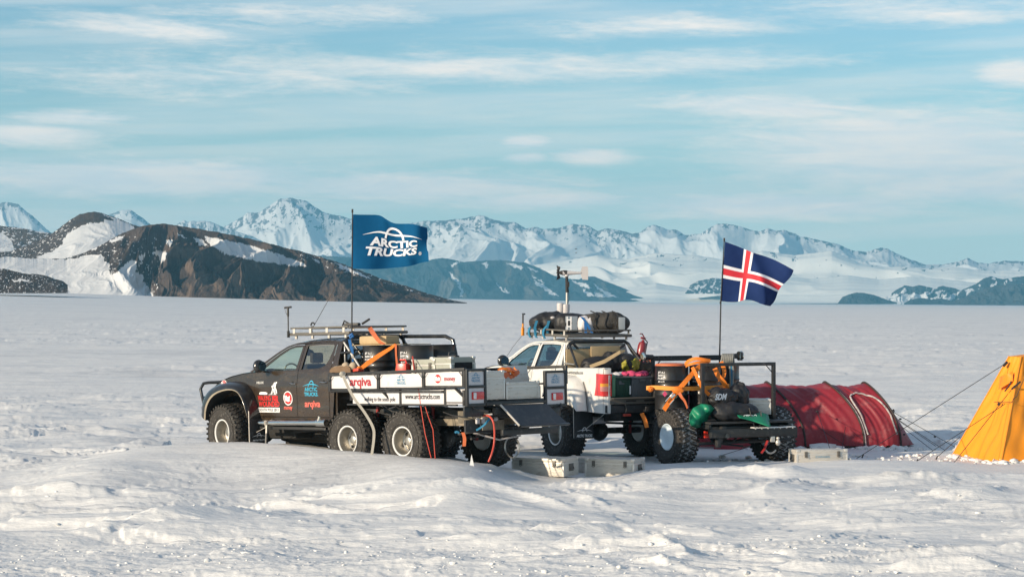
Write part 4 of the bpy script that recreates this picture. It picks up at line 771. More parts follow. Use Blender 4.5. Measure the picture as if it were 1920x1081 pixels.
q.bx((-5.72, .62, .80), (.08, .09, .12), bev=.02); q.build('air_lines', 'plastic', bt); q2.bx((-5.76, .74, .84), (.05, .07, .10), bev=.015); q2.bx((-5.76, .62, .84), (.05, .07, .10), bev=.015); q2.build('air_fittings', 'grey', bt); q2 = MB(); q2.sph((-5.78, .35, .86), (.04, .05, .04)); q2.build('air_valve', 'grey', bt)
q = MB(); q.lathe([(.17, -.02), (.185, 0), (.17, .02)], 32, 'y', (-5.45, -.35, .36)); q.tube([(-5.2, .3, .62), (-5.5, .0, .5), (-5.6, -.4, .55)], .016, 6, mi=1); q.build('brake_ring', ['silver', 'grey'], bt)
# ---- lettering on the doors
def onside(cx, cz, off=.006): return lambda x, y, ly: (cx - x, bodyY(cx - x, cz + y) + off + ly - .004, cz + y)
def cut(vf):     # break long faces so lettering follows the curved door
    return vf
w1_ = text2d('WALKING', .125, 0, .003, .36); w2_ = text2d('WOUNDED', .13, 0, .003, .58)
decal([(sh(w1_, -.125, .012), 'txred', 0), (sh(text2d('WITH', .06, 0, .004, .17), .17, .035), 'txred', 0), (sh(text2d('THE', .06, 0, .004, .17), .17, -.015), 'txred', 0), (sh(w2_, 0, -.095), 'txred', 0), (sh(rect(.60, .082), 0, -.195), 'txwhite', 0), (sh(text2d('SOUTH POLE 2013', .075, 0, .001, .55), 0, -.195), 'txblack', 1)], onside(-.56, 1.185), 'lettering', bt)
walk1 = ([(0, 0), (.02, 0), (.05, .05), (.075, .09), (.10, .05), (.11, 0), (.14, 0), (.13, .06), (.105, .12), (.11, .18), (.13, .19), (.128, .215), (.10, .215), (.085, .20), (.06, .15), (.045, .16), (.035, .145), (.055, .11), (.04, .07)], [tuple(range(19))])
decal([(sh(walk1, .0, .0), 'txwhite', 0), (sh(rect(.23, .006), .06, .0), 'txwhite', 0)], onside(-.62, 1.265), 'lettering', bt)
decal([(sh(walk1, .055, .02, .95), 'txwhite', 1)], onside(-.62, 1.265), 'lettering', bt)
decal([(([(-.32, 0), (-.10, 0), (-.09, .03), (-.15, .045), (-.28, .045), (-.32, .03)], [tuple(range(6))]), 'txwhite', 0)], onside(-.62, 1.265), 'lettering', bt)
decal([(a_, m_, l_) for a_, m_, l_ in roundel(.125)] + [(sh(text2d('money', .1, 0, .003, .23), 0, -.165), 'txsalmon', 0)], lambda x, y, ly: (-1.10 - x, bodyY(-1.10 - x, 1.20 + y) + .004 + ly, 1.20 + y), 'lettering', bt)
decal([(sh(logo(.44), 0, 0), 'txcyan', 0), (sh(text2d('arqiva', .16, 0, .005, .42), .02, -.24), 'txsalmon', 0)], onside(-1.74, 1.34), 'lettering', bt)
decal([(text2d('HILUX', .055, 0, .002, .2), 'aluedge', 0)], onside(-.32, 1.475), 'lettering', bt)
decal([(a_, m_, l_) for a_, m_, l_ in roundel(.085)] + [(sh(text2d('money', .07, 0, .003, .17), .19, .01), 'txwhite', 0)], lambda x, y, ly: (.62 - x * .95, .965 - y * .25 + ly * .5, 1.455 + y * .8 + ly * .7), 'lettering', bt)
# ================================================================== WHITE TRUCK
wt = thing('pickup_truck', 'white double-cab pickup carrying bags on its roof rack and plastic crates in its open bed', 'pickup truck', MWHT)
cab(wt, 'white', 'glasst', 'glasst')
for x in (.25, -2.70):
    for y in (.92, -.92): put_wheel(WH_BLACK, wt, x, y, .50)
axle(wt, .25, .5); axle(wt, -2.70, .5, .8, .06)
flare(wt, [(1.0, .95), (.95, 1.23), (.75, 1.40), (.5, 1.47), (.1, 1.47), (-.1, 1.38), (-.2, 1.2), (-.29, .95)], [(.75, .85), (.72, 1.1), (.55, 1.27), (.25, 1.34), (-.0, 1.30), (-.12, 1.18), (-.22, .98), (-.32, .8)], .83, 1.12, 'white', 1)
flare(wt, [(1.0, .95), (.95, 1.23), (.75, 1.40), (.5, 1.47), (.1, 1.47), (-.1, 1.38), (-.2, 1.2), (-.29, .95)], [(.75, .85), (.72, 1.1), (.55, 1.27), (.25, 1.34), (-.0, 1.30), (-.12, 1.18), (-.22, .98), (-.32, .8)], .83, 1.12, 'white', -1)
b = MB()
def bedside(sg):
    zt = lambda x: 1.705 + (-2.42 - x) * .042
    b.grid(lambda u, v: ((x_ := -2.42 - u * 1.60), sg * (.872 - .02 * (1 - v) - .03 * max(0, v - .8) * 5 * .5), (.93 if x_ < -3.3 or True else 1.3) + v * (zt(x_) - .93)), 14, 10)
    b.grid(lambda u, v: (-2.42 - u * 1.60, sg * (.857 - v * .11), zt(-2.42 - u * 1.60) + .012 * sin(v * pi)), 14, 3)
    b.grid(lambda u, v: (-2.42 - u * 1.58, sg * .745, 1.22 + v * (zt(-2.42 - u * 1.58) - 1.22)), 6, 2)
    # rounded rear corner post
    b.grid(lambda u, v: (-4.02 - .05 * sin(u * pi / 2), sg * (.852 - .13 * (1 - cos(u * pi / 2)) - .0), .93 + v * (zt(-4.02) - .93)), 6, 8); b.bx((-4.045, sg * .755, 1.30), (.06, .08, .72), bev=.02); b.bx((-4.03, sg * .80, 1.77), (.07, .14, .02), bev=.008)
for sg in (1, -1): bedside(sg)
b.bx((-3.22, 0, 1.19), (1.64, 1.52, .04), mi=1); b.bx((-2.44, 0, 1.45), (.04, 1.5, .5)); b.build('cargo_bed', ['white', 'plastic'], wt, ang=40)
WO = [(-2.34, 1.30), (-2.40, 1.50), (-2.55, 1.585), (-2.85, 1.605), (-3.15, 1.58), (-3.36, 1.45), (-3.46, 1.22), (-3.52, .95)]; WI = [(-2.20, 1.15), (-2.30, 1.38), (-2.55, 1.46), (-2.92, 1.44), (-3.16, 1.30), (-3.32, 1.10), (-3.42, .99), (-3.50, .95)]
for sg in (1, -1):
    flare(wt, WO, WI, .865, 1.12, 'white', sg)
    q = MB(); q.tube([(-3.34, sg * .885, 1.49), (-3.42, sg * .89, 1.36), (-3.48, sg * .893, 1.2), (-3.535, sg * .895, .93)], .009, 6); q.build('flare_trim', 'plastic', wt)
    q = MB(); q.bx((-3.28, sg * .84, .78), (.02, .42, .74), (0, radians(5), 0), bev=.004); q.tube([(-3.265, sg * 1.055, 1.18), (-3.30, sg * 1.05, .43)], .008, 6, mi=1); q.tube([(-3.33, sg * .86, .56), (-3.75, sg * .66, .90)], .007, 5, mi=1); mf_ = q.build('mud_flap', ['plastic', 'alu'], wt)
    if sg > 0: decal([(sh(merge(sh(emblem(), 0, .16), sh(text2d('ARCTIC TRUCKS', .2, 0, .008, 1.0), 0, -.09)), 0, 0, .34), 'txwhite', 0)], lambda x, y, o: (-3.335 - o - .0, .84 - x, .50 + y), 'lettering', mf_)
    # tail lamp wrapping the corner
    q = MB()
    def tlf(u, v, o_=0):
        x0 = -3.755 - .05 * v - .02 * sin(pi * v); k_ = min(u, .68) / .68; w_ = max(0, u - .68) / .32
        return (x0 + (-4.045 - x0) * k_ - .03 * sin(w_ * pi / 2), sg * (.885 + .018 * sin(pi * v) * sin(min(1, u * 1.2) * pi / 1.3) - .13 * w_ ** 1.6 - o_), 1.255 + v * .41)
    q.grid(tlf, 16, 14, mf=lambda i, j: 1 if (j in (6, 7) and i > 7) else (2 if j in (3, 4, 5) and i > 7 else 0)); q.grid(lambda u, v: tlf(u, v, .05), 6, 2)
    for u_ in (0, 1): q.grid(lambda a_, b_, u_=u_: tlf(u_, b_, .05 * a_), 1, 8)
    for v_ in (0, 1): q.grid(lambda a_, b_, v_=v_: tlf(a_, v_, .05 * b_), 10, 1)
    tl = q.build('tail_lamp', ['lampred', 'amber', 'lenspink'], wt, ang=50)
q = MB(); q.bx((-4.06, 0, 1.155), (.10, 1.48, .11), bev=.01); q.bx((-4.09, 0, 1.215), (.22, 1.46, .012), bev=.003)
for yy in (-.5, -.1, .3): q.bx((-4.115, yy, 1.16), (.012, .22, .02), mi=1)
q.build('rear_sill', ['steelgrey', 'hole'], wt); q = MB(); q.bx((-4.03, 0, 1.01), (.08, 1.66, .15), bev=.02); q.bx((-4.1, -.05, 1.0), (.12, .10, .10), bev=.01); q.build('rear_bumper', 'plastic', wt)
q = MB(); q.tube([(-4.1, .42, 1.10), (-4.12, .40, 1.02), (-4.12, .42, .93)], .018, 7, mi=0); q.bx((-4.13, .40, .90), (.05, .16, .045), bev=.01, mi=1); q.build('tow_plug', ['frame', 'redcloth'], wt)
q = MB()
for sg in (1, -1): q.bx((-1.9, sg * .44, .88), (4.2, .08, .15), bev=.01)
q.bx((-2.7, 0, .95), (.8, .9, .2)); q.bx((-3.6, 0, .85), (.08, 1.1, .2)); q.tube([(-2.9, -.85, .62), (-3.0, .6, .70)], .022); q.tube([(-2.95, .5, .5), (-2.95, .5, .95)], .03); q.build('chassis_frame', 'frame', wt)
q = MB(); q.tube([(-3.05, .62, .62), (-3.1, .5, .74), (-3.1, .25, .74)], [.05, .075, .07], 12); q.build('exhaust', 'grey', wt)
tubes('roll_bar', [[(-2.46, .74, 1.68), (-2.46, .70, 2.08), (-2.46, .65, 2.17), (-2.46, .58, 2.215), (-2.46, -.58, 2.215), (-2.46, -.67, 2.16), (-2.5, -.74, 2.02), (-2.72, -.86, 1.70)]], 'gloss', wt, .036)
tubes('roll_bar_strut', [[(-2.47, .68, 2.17), (-2.94, .76, 1.72)], [(-2.47, -.66, 2.15), (-2.94, -.78, 1.72)], [(-2.47, .60, 2.19), (-2.50, .24, 1.84)], [(-2.48, -.58, 2.15), (-2.5, -.12, 1.86)]], 'gloss', wt, .024); tubes('roll_bar_strut', [[(-2.46, .79, 1.80), (-2.86, .79, 1.795)], [(-2.38, .72, 2.16), (-2.48, .78, 1.72)]], 'silver', wt, .013)
rr2 = roof_rack(wt, -.90, -2.50, 2.32, 1.42)
a = MB(); a.tube([(-.88, .80, 2.28), (-.88, .80, 2.70)], .016, 8, mi=0); a.tube([(-.88, .80, 2.45), (-.88, .80, 2.52)], .019, 8, mi=1); a.bx((-.88, .80, 2.36), (.05, .05, .16), bev=.01, mi=1); a.tube([(-.83, .78, 2.71), (-.95, .80, 2.71)], .016, 8); a.build('antenna', ['frame', 'yellow'], wt)
a = MB(); a.tube([(-.88, .80, 2.3), (-.6, .86, 2.05), (-.35, .86, 1.85)], .004, 5); a.build('antenna_cable', 'cord', wt)
decal([(text2d('www.arctictrucks.com', .085, 0, .001, .72), 'txblack', 0)], lambda x, y, ly: (-2.95 - x, .8695 - (.0 if y < 0 else y * .1) + ly, 1.645 + y - x * .03 * -1), 'lettering', wt)
# ================================================================== TRAILER
tr = thing('cargo_trailer', 'black two-wheeled trailer with tall tube racks carrying strapped drums and duffel bags', 'trailer', MTRL)
for y in (1.05, -1.08): put_wheel(WH_PLAIN, tr, 0, y, .515)
axle(tr, 0, .52, .95, .05)
q = MB()
for sg in (1, -1): q.bx((.2, sg * .62, .66), (2.4, .09, .16), bev=.01); q.bx((.2, sg * .86, .73), (2.2, .06, .08), bev=.01)
for x in (-.85, -.3, .3, .9, 1.35): q.bx((x, 0, .66), (.09, 1.7, .14), bev=.01)
q.tube([(1.35, .5, .66), (2.9, .0, .72)], .05, 8); q.tube([(1.35, -.5, .66), (2.9, .0, .72)], .05, 8); q.bx((3.0, 0, .74), (.3, .12, .1), bev=.02); q.build('trailer_frame', 'frame', tr)
q = MB(); q.bx((.2, 0, .80), (2.3, 1.76, .04), bev=.006); q.build('deck', 'plastic', tr)
q = MB(); q.bx((-.98, -.02, .615), (.10, 1.86, .16), bev=.012); q.bx((-.96, -.45, .70), (.16, .9, .02), bev=.004, mi=1)
for i in range(7): q.sph((-1.035, -.84 + i * .135, .685), (.012, .014, .014), mi=2)
q.lathe([(.001, .012), (.04, .012), (.045, 0)], 14, 'x', (-1.045, .58, .57), mi=3); q.build('rear_beam', ['frame', 'snow', 'aluedge', 'steelgrey'], tr)
q = MB()
for i in range(10): q.tube([(-.85 + rnd.uniform(-.1, .2), rnd.uniform(-.9, .9), rnd.uniform(.35, .6)), (-.7 + rnd.uniform(-.2, .2), rnd.uniform(-.9, .9), rnd.uniform(.4, .6))], .02, 6)
q.bx((-.8, .60, .55), (.12, .1, .22), bev=.02); q.bx((-.95, .72, .50), (.10, .09, .28), bev=.02); q.tube([(-.7, 1.0, .42), (-.7, -1., .45)], .03, 8); q.build('air_lines', 'plastic', tr)
q = MB(); q.bx((-.6, 1.0 - .35, .58), (.06, .3, .13), bev=.02); q.build('fuel_canister_lid', 'red', tr)
q = MB(); q.bx((-1.0, -.42, .50), (.04, .09, .14), bev=.01); q.sph((-1.03, -.52, .42), (.04, .05, .06)); q.sph((-1.03, -.52, .5), (.03, .035, .03)); q.build('trailer_socket', 'aluedge', tr)
q = MB(); q.tube([(-1.02, -.30, .46), (-1.03, -.22, .30), (-1.03, -.16, .24)], .03, 8, flat=.6); q.build('tow_strap', 'shock', tr); q = MB(); q.tube([(-1.03, -.36 - .13 * cos(t), .36 - .13 * sin(t)) for t in np.linspace(.6, 2.6, 12)], .018, 8); q.build('hitch_loop', 'silver', tr)
def rack(x, z1, hw, zb, z0=.72, name='tube_rack'):
    q = MB(); s_ = .062
    q.bx((x, hw, (z0 + z1) / 2), (s_, s_, z1 - z0), bev=.006); q.bx((x, -hw, (z0 + z1) / 2), (s_, s_, z1 - z0), bev=.006); q.bx((x, 0, z1), (s_ - .002, hw * 2 + s_, s_), bev=.006)
    for sg in (1, -1): q.tube([(x, sg * (hw - .03), z1 - .16), (x, sg * (hw - .16), z1 - .03)], .009, 6)
    return q.build(name, 'frame', tr)
rack(-.50, 1.845, .775, .7, .69); rack(1.13, 1.91, .86, .7)
q = MB(); q.bx((1.15, .42, 1.955), (.05, .85, .04), bev=.004); q.bx((1.15, -.52, 1.955), (.05, .66, .045), bev=.004)
for i in range(9): q.bx((1.122, .05 + i * .09, 1.955), (.006, .04, .012), mi=1)
q.build('light_rail', ['frame', 'hole'], tr)
for sg, yy in ((1, 1.02), (-1, -1.02)):
    q = MB(); q.lathe([(0, -.07), (.05, -.06), (.085, -.01), (.09, .02)], 20, 'y', (1.12, yy + .05 * sg, 1.955)); q.tube([(1.12, yy - .15 * sg, 1.95), (1.12, yy, 1.955)], .05, 10, mi=0); wl_ = q.build('work_lamp', 'plastic', tr)
    q = MB(); q.lathe([(0, 0), (.06, .01), (.088, 0), (.094, -.02)], 20, 'y', (1.12, yy + .075 * sg, 1.955)); q.build('lamp_lens', 'chrome', wl_)
sp_ = dup(WH_BLACK, None, Matrix.Identity(4)); sp_.name = 'spare_wheel'; sp_.matrix_world = TR(2.83, 42.75, 1.13, 90) ; tag(sp_, 'spare black tyre standing upright behind the left rack post of the trailer', 'wheel')
# ================================================================== FLAGS
def flagpole(name, label, base, top, r=.011):
    q = MB(); q.tube([base, top], [r * 1.2, r * .8], 8); q.tube([top, top + (top - base).normalized() * .06], r * 1.5, 8); return q
def cloth_fn(topc, botc, D0, wave):
    tu = np.linspace(0, 1, len(topc)); bu = np.linspace(0, 1, len(botc)); tx = [p[0] for p in topc]; ty = [p[1] for p in topc]; bx_ = [p[0] for p in botc]; by = [p[1] for p in botc]
    def sm(u, us, vs):
        return (np.interp(u, us, vs) + np.interp(max(0, u - .04), us, vs) + np.interp(min(1, u + .04), us, vs)) / 3 if 0 < u < 1 else float(np.interp(u, us, vs))
    def fn(u, v, off=0):
        px = sm(u, tu, tx) * (1 - v) + sm(u, bu, bx_) * v; py = sm(u, tu, ty) * (1 - v) + sm(u, bu, by) * v
        return P(px, py, D0 + wave(u, v) + off)
    return fn
# blue banner on the black truck
Df = 38.6
fp = thing('flag', 'blue flag with a white arch emblem flying above the black truck', 'flag', Matrix.Translation(P(659, 640, Df)))
inv_ = lambda o: o.matrix_world.inverted()
def wbuild(mb, name, m_, root, **k):      # mesh given in world coordinates, hung under root
    mi = root.matrix_world.inverted(); mb.v = [tuple(mi @ Vector(v)) for v in mb.v]; return mb.build(name, m_, root, **k)
def basis(o, m): o.matrix_world = m; bpy.context.view_layer.update()
bpy.context.view_layer.update()
q = MB(); q.tube([P(659.3, 700, Df), P(660.8, 395, Df)], [.014, .009], 8); q.tube([P(660.8, 399, Df), P(660.8, 392, Df)], .016, 8); wbuild(q, 'flagpole', 'cord', fp)
wv = lambda u, v: .16 * sin(5.6 * u - 1.6 * v + .4) * u ** .6 + .05 * sin(13 * u + 3 * v) * u + .10 * math.exp(-((u - .42 - .42 * v) / .10) ** 2) * u
bfn = cloth_fn([(662, 402), (688, 402.5), (712, 402.5), (724, 411), (738, 419), (755, 419.5), (772, 419), (787, 423), (801, 427)], [(659.5, 503), (680, 504), (700, 504.5), (720, 503.5), (740, 501.5), (760, 500), (776, 497), (790, 492), (804, 490)], Df, wv)
q = MB(); q.grid(lambda u, v: bfn(u + (.012 * sin(v * 9) if u > .98 else 0), v), 60, 34)
M['flagblue'] = mat('blue_flag_cloth', (.003, .075, .185), .85, var=.10, vs=12, bump=.1, bs=300, spec=.1); M['flagwhite'] = mat('white_flag_cloth', (.74, .76, .80), .75, var=.04); M['navy'] = mat('navy_flag_cloth', (.012, .03, .11), .85, spec=.1, var=.12, bump=.1, bs=300); M['flagred'] = mat('red_flag_cloth', (.56, .02, .035), .75, var=.08)
cl_ = wbuild(q, 'flag_cloth', 'flagblue', fp, ang=80)
def subdiv_vf(vf, maxl):
    bm = bmesh.new(); vs = [bm.verts.new((x, y, 0)) for x, y in vf[0]]
    for f in vf[1]:
        try: bm.faces.new([vs[i] for i in f])
        except ValueError: pass
    bmesh.ops.triangulate(bm, faces=bm.faces[:])
    for _ in range(4):
        es = [e for e in bm.edges if e.calc_length() > maxl]
        if not es: break
        bmesh.ops.subdivide_edges(bm, edges=es, cuts=1); bmesh.ops.triangulate(bm, faces=bm.faces[:])
    bm.verts.index_update(); r = [(v.co.x, v.co.y) for v in bm.verts], [tuple(v.index for v in f.verts) for f in bm.faces]; bm.free(); return r
def on_flag(vf, fn, cu, cv, su, sv, m_, name, parent, ml=.04):
    v, f = subdiv_vf(vf, ml)
    for side in (-.012, .012):
        q = MB(); q.add([fn(min(.99, max(.01, cu + x * su)), min(.99, max(.01, cv - y * sv)), side) for x, y in v], f); wbuild(q, name, m_, fp if parent is None else parent, smooth=False)
flag_art = merge(sh(emblem(), 0, .15), sh(text2d('ARCTIC', .19, 0, .008, .80), 0, .035), sh(text2d('TRUCKS', .19, .15, .008, .84), -.03, -.13), sh(text2d('®', .11, 0, 0, .06), .45, -.2))
on_flag(flag_art, bfn, .50, .53, .80, 1.12, 'flagwhite', 'lettering', cl_)
# national flag on the trailer
Dg = 42.6; nf = thing('flag', 'dark blue flag with a red and white cross flying above the trailer', 'flag', Matrix.Translation(P(1349, 665, Dg))); bpy.context.view_layer.update()
q = MB(); q.tube([P(1348.6, 700, Dg), P(1351.5, 566, Dg), P(1358, 450, Dg)], [.015, .013, .009], 8); q.tube([P(1358, 453, Dg), P(1358, 446, Dg)], .017, 8); q.sph(P(1351, 567, Dg), (.02, .02, .03)); wbuild(q, 'flagpole', 'cord', nf)
gw = lambda u, v: .14 * sin(5 * u + 2.2 * v) * u + .05 * sin(12 * u - 5 * v) * u - .16 * math.exp(-((u - .52 - .5 * (v - .3)) / .09) ** 2) * u
U_ = [0, .04, .08, .12, .16, .20, .24, .28, .32, .36, .40, .44, .48, .52, .57, .62, .67, .72, .77, .82, .87, .92, .96, 1]; V_ = [0, .06, .12, .19, .26, .33, .389, .444, .5, .556, .611, .67, .74, .81, .88, .94, 1]
gfn0 = cloth_fn([(1359.5, 453), (1375, 458.5), (1392, 465), (1405, 471), (1420, 476), (1437, 481), (1455, 488), (1472, 497), (1488, 506)], [(1351.5, 564), (1368, 566), (1382, 566), (1392, 562.5), (1402, 561), (1415, 564), (1426, 569), (1435, 572), (1443, 573.5)], Dg, gw)
def gfn(u, v, off=0): return gfn0(u, v, off) + Vector((.06 * max(0, u - .75) * 4 * sin(v * 9) * .5, 0, 0))
q = MB(); us = []; o0 = []
for v in V_:
    for u in U_: q.v.append(tuple(gfn(u, v)))
nu_ = len(U_)
for j in range(len(V_) - 1):
    for i in range(nu_ - 1):
        uc = (U_[i] + U_[i + 1]) / 2; vc = (V_[j] + V_[j + 1]) / 2; mi_ = 0
        if .28 < uc < .44 or .389 < vc < .611: mi_ = 1
        if .32 < uc < .40 or .444 < vc < .556: mi_ = 2
        a_ = j * nu_ + i; q.f.append((a_, a_ + 1, a_ + nu_ + 1, a_ + nu_)); q.m.append(mi_)
wbuild(q, 'flag_cloth', ['navy', 'flagwhite', 'flagred'], nf, ang=80)
# ================================================================== WIND SENSOR MAST
Dw = 46.9; wm = thing('weather_mast', 'tall pole with vane and propeller wind sensor behind the cab of the white truck', 'weather mast', Matrix.Translation(P(1063, 692, Dw))); bpy.context.view_layer.update()
q = MB(); q.tube([P(1064.5, 692, Dw), P(1063.5, 600, Dw), P(1063, 575, Dw)], .034, 12); q.tube([P(1063, 576, Dw), P(1063, 548, Dw)], .026, 10); wbuild(q, 'mast_pole', 'silver', wm)
q = MB(); q.tube([P(1063, 548, Dw), P(1062.5, 516, Dw)], .032, 10); q.bx(P(1064.5, 533, Dw), (.07, .06, .12), bev=.01); q.tube([P(1065, 530, Dw), P(1067, 560, Dw), P(1064, 575, Dw)], .006, 5); wbuild(q, 'sensor_mount', 'cord', wm)
q = MB(); q.tube([P(1047, 511, Dw), P(1050, 511, Dw), P(1056, 511, Dw), P(1063, 511.5, Dw)], [.02, .035, .052, .055], 12, mi=0); q.tube([P(1055, 511.5, Dw), P(1064, 511.5, Dw), P(1076, 511.5, Dw), P(1090, 511.5, Dw)], [.055, .05, .035, .022], 12, mi=1); q.tube([P(1062.5, 513, Dw), P(1062.5, 518, Dw)], .045, 10, mi=1); wbuild(q, 'sensor_body', ['cord', 'grey'], wm)
q = MB(); fnp = [(1088, 511.5), (1091.5, 499.5), (1102, 499.5), (1103, 511), (1102.5, 524.5), (1092, 524)]; q.add([P(x, y, Dw - .012) for x, y in fnp] + [P(x, y, Dw + .012) for x, y in fnp], [tuple(range(6)), tuple(range(6, 12))[::-1]] + [(i, i + 6, (i + 1) % 6 + 6, (i + 1) % 6) for i in range(6)]); tf = wbuild(q, 'tail_fin', 'grey', wm, smooth=False)
q = MB(); q.bx(P(1097, 505, Dw - .018), (.10, .008, .026)); q.bx(P(1097.5, 519, Dw - .018), (.075, .008, .02)); wbuild(q, 'fin_label', 'txblack', tf)
q = MB(); hub = P(1046, 511, Dw)
for i in range(4):
    a_ = i * pi / 2 + .5; d_ = Vector((0, cos(a_), sin(a_))); t_ = Vector((0, -sin(a_), cos(a_)))
    q.add([hub + d_ * .02 - t_ * .015, hub + d_ * .02 + t_ * .015 + Vector((.02, 0, 0)), hub + d_ * .15 + t_ * .035 + Vector((.05, 0, 0)), hub + d_ * .16 - t_ * .02 - Vector((.03, 0, 0))], [(0, 1, 2, 3)])
q.sph(hub, (.035, .025, .025)); wbuild(q, 'propeller', 'cord', wm, solid=.006)
for cx_, cy_, r_ in ((1051, 577, .078), (1061, 579, .082)):
    q = MB(); q.lathe([(0, .10), (r_ * .96, .10), (r_, .085), (r_, -.02), (r_ * .92, -.08), (.03, -.12), (.02, -.30), (0, -.30)], 20, 'z', P(cx_ - (0 if cx_ < 1055 else 0), cy_, Dw - .12)); wbuild(q, 'sensor_cup', 'grey', wm)
q = MB(); q.tube([P(1051, 588, Dw - .1), P(1058, 596, Dw - .05), P(1063, 606, Dw)], .018, 8); q.bx(P(1062, 601, Dw - .05), (.09, .09, .16), bev=.02); wbuild(q, 'sensor_bracket', 'alu', wm)
# ================================================================== CARGO HELPERS
def metal_case(name, label, mtx, L_, W_, H_, group=None, m_='alu', latches=True, hs=True, txt=None, cat='case'):
    r = thing(name, label, cat, mtx, group); lid = H_ * .26
    q = MB(); q.bx((0, 0, (H_ - lid) / 2), (L_, W_, H_ - lid - .006), bev=.012)
    for sx in (1, -1):
        for sy in (1, -1): q.bx((sx * (L_ / 2 - .012), sy * (W_ / 2 - .012), (H_ - lid) / 2), (.034, .034, H_ - lid - .01), bev=.006, mi=1)
    for zz in (.12, .3, .5): 
        q.bx((0, 0, H_ * zz), (L_ + .006, W_ + .006, .008), bev=.002)
    q.build('case_body', [m_, 'aluedge'], r)
    q = MB(); q.bx((0, 0, H_ - lid / 2), (L_ - .004, W_ - .004, lid - .004), bev=.012)
    q.bx((0, W_ / 2, H_ - lid), (L_ + .008, .012, .022), bev=.003, mi=1); q.bx((0, -W_ / 2, H_ - lid), (L_ + .008, .012, .022), bev=.003, mi=1); q.bx((L_ / 2, 0, H_ - lid), (.012, W_, .022), bev=.003, mi=1); q.bx((-L_ / 2, 0, H_ - lid), (.012, W_, .022), bev=.003, mi=1)
    for sx in (1, -1):
        for sy in (1, -1): q.bx((sx * (L_ / 2 - .03), sy * (W_ / 2 - .03), H_ - .018), (.075, .075, .05), bev=.018, mi=1)
    q.build('case_lid', [m_, 'aluedge'], r)
    if latches:
        for sx in (-.32, .32):
            q = MB(); q.bx((sx * L_, W_ / 2 + .012, H_ - lid), (.055, .02, .09), bev=.006); q.tube([(sx * L_ - .03, W_ / 2 + .02, H_ - lid - .05), (sx * L_, W_ / 2 + .03, H_ - lid - .06), (sx * L_ + .03, W_ / 2 + .02, H_ - lid - .05)], .006, 6); q.build('latch', 'steelgrey', r)
    if hs:
        for sx in (1, -1):
            q = MB(); q.tube([(sx * (L_ / 2 + .012), -.07, H_ * .52), (sx * (L_ / 2 + .03), -.06, H_ * .40), (sx * (L_ / 2 + .03), .06, H_ * .40), (sx * (L_ / 2 + .012), .07, H_ * .52)], .010, 8); q.bx((sx * (L_ / 2 + .006), 0, H_ * .50), (.01, .18, .13), bev=.004); q.build('handle', 'steelgrey', r)
    if txt: decal([(text2d(txt[0], txt[1], 0, 0, txt[2]), 'txblue', 0)], lambda x, y, ly: (-x + txt[3], W_ / 2 + .006 + ly, txt[4] + y), 'lettering', r)
    return r
def drum(label, mtx, group, r_=.29, h=.88, nm='drum'):
    o = thing('oil_drum', label, 'drum', mtx, group); q = MB()
    pr = [(0, .0), (r_ - .02, 0), (r_ + .006, .01), (r_, .03)]
    for z0 in (h * .33, h * .52, h * .66): pr += [(r_, z0 - .02), (r_ + .012, z0), (r_, z0 + .02)]
    pr += [(r_, h - .03), (r_ + .008, h - .012), (r_ - .012, h), (r_ - .02, h - .022), (0, h - .02)]; q.lathe(pr, 40, 'z'); q.build('drum_shell', 'drum', o)
    q = MB(); q.lathe([(0, h + .005), (.035, h + .005), (.04, h - .02)], 14, 'z', (r_ * .6, 0, 0)); q.build('bung', 'steelgrey', o)
    its = []
    for i, t_ in enumerate(('JET A-1', '30/09/13', 'FUEL', '205 LTR')): its.append((sh(text2d(t_, .05, 0, .001, .15), -.05, -i * .055), 'txwhite', 0))
    ang0 = mtx.to_euler().z
    def cyl(x, y, ly, a0=0): a_ = a0 + x / r_; return ((r_ + .004 + ly) * cos(a_), (r_ + .004 + ly) * sin(a_), h - .13 + y)
    base = -pi / 2 - ang0 - .55; decal([(( [(x * 1, y) for x, y in its[k][0][0]], its[k][0][1]), 'txwhite', 0) for k in range(4)], lambda x, y, ly: cyl(x, y, ly, base), 'lettering', o); return o
def blob_bag(name, label, mtx, L_, W_, H_, m_, cat='bag', seed=0, group=None, squash=2.6, folds=.05, extra=None):
    """a soft duffel bag: super-ellipsoid with creases"""
    r = thing(name, label, cat, mtx, group); q = MB(); rr = random.Random(seed); ph = [rr.uniform(0, 6) for _ in range(6)]
    def fn(u, v):
        a_ = 2 * pi * u; b_ = pi * v - pi / 2; e = 2 / squash; sg = lambda t: abs(t) ** e * (1 if t > 0 else -1)
        x = sg(sin(b_)) * L_ / 2; k = abs(cos(b_)) ** (e * .9); y = sg(cos(a_)) * k * W_ / 2; z = sg(sin(a_)) * k * H_ / 2
        f_ = 1 + folds * (sin(9 * a_ + 5 * x / L_ + ph[0]) * .3 + sin(17 * x / L_ + 2 * a_ + ph[1]) * .5 + sin(31 * x / L_ - 3 * a_ + ph[2]) * .3)
        return (x * (1 + folds * .3 * sin(3 * a_ + ph[3])), y * f_, max(0, H_ / 2 + z * f_ * (1 - .15 * cos(2 * pi * x / L_ + ph[4]) * folds * 5)))
    q.grid(fn, 40, 36); q.build('bag_shell', m_, r, ang=70); return r
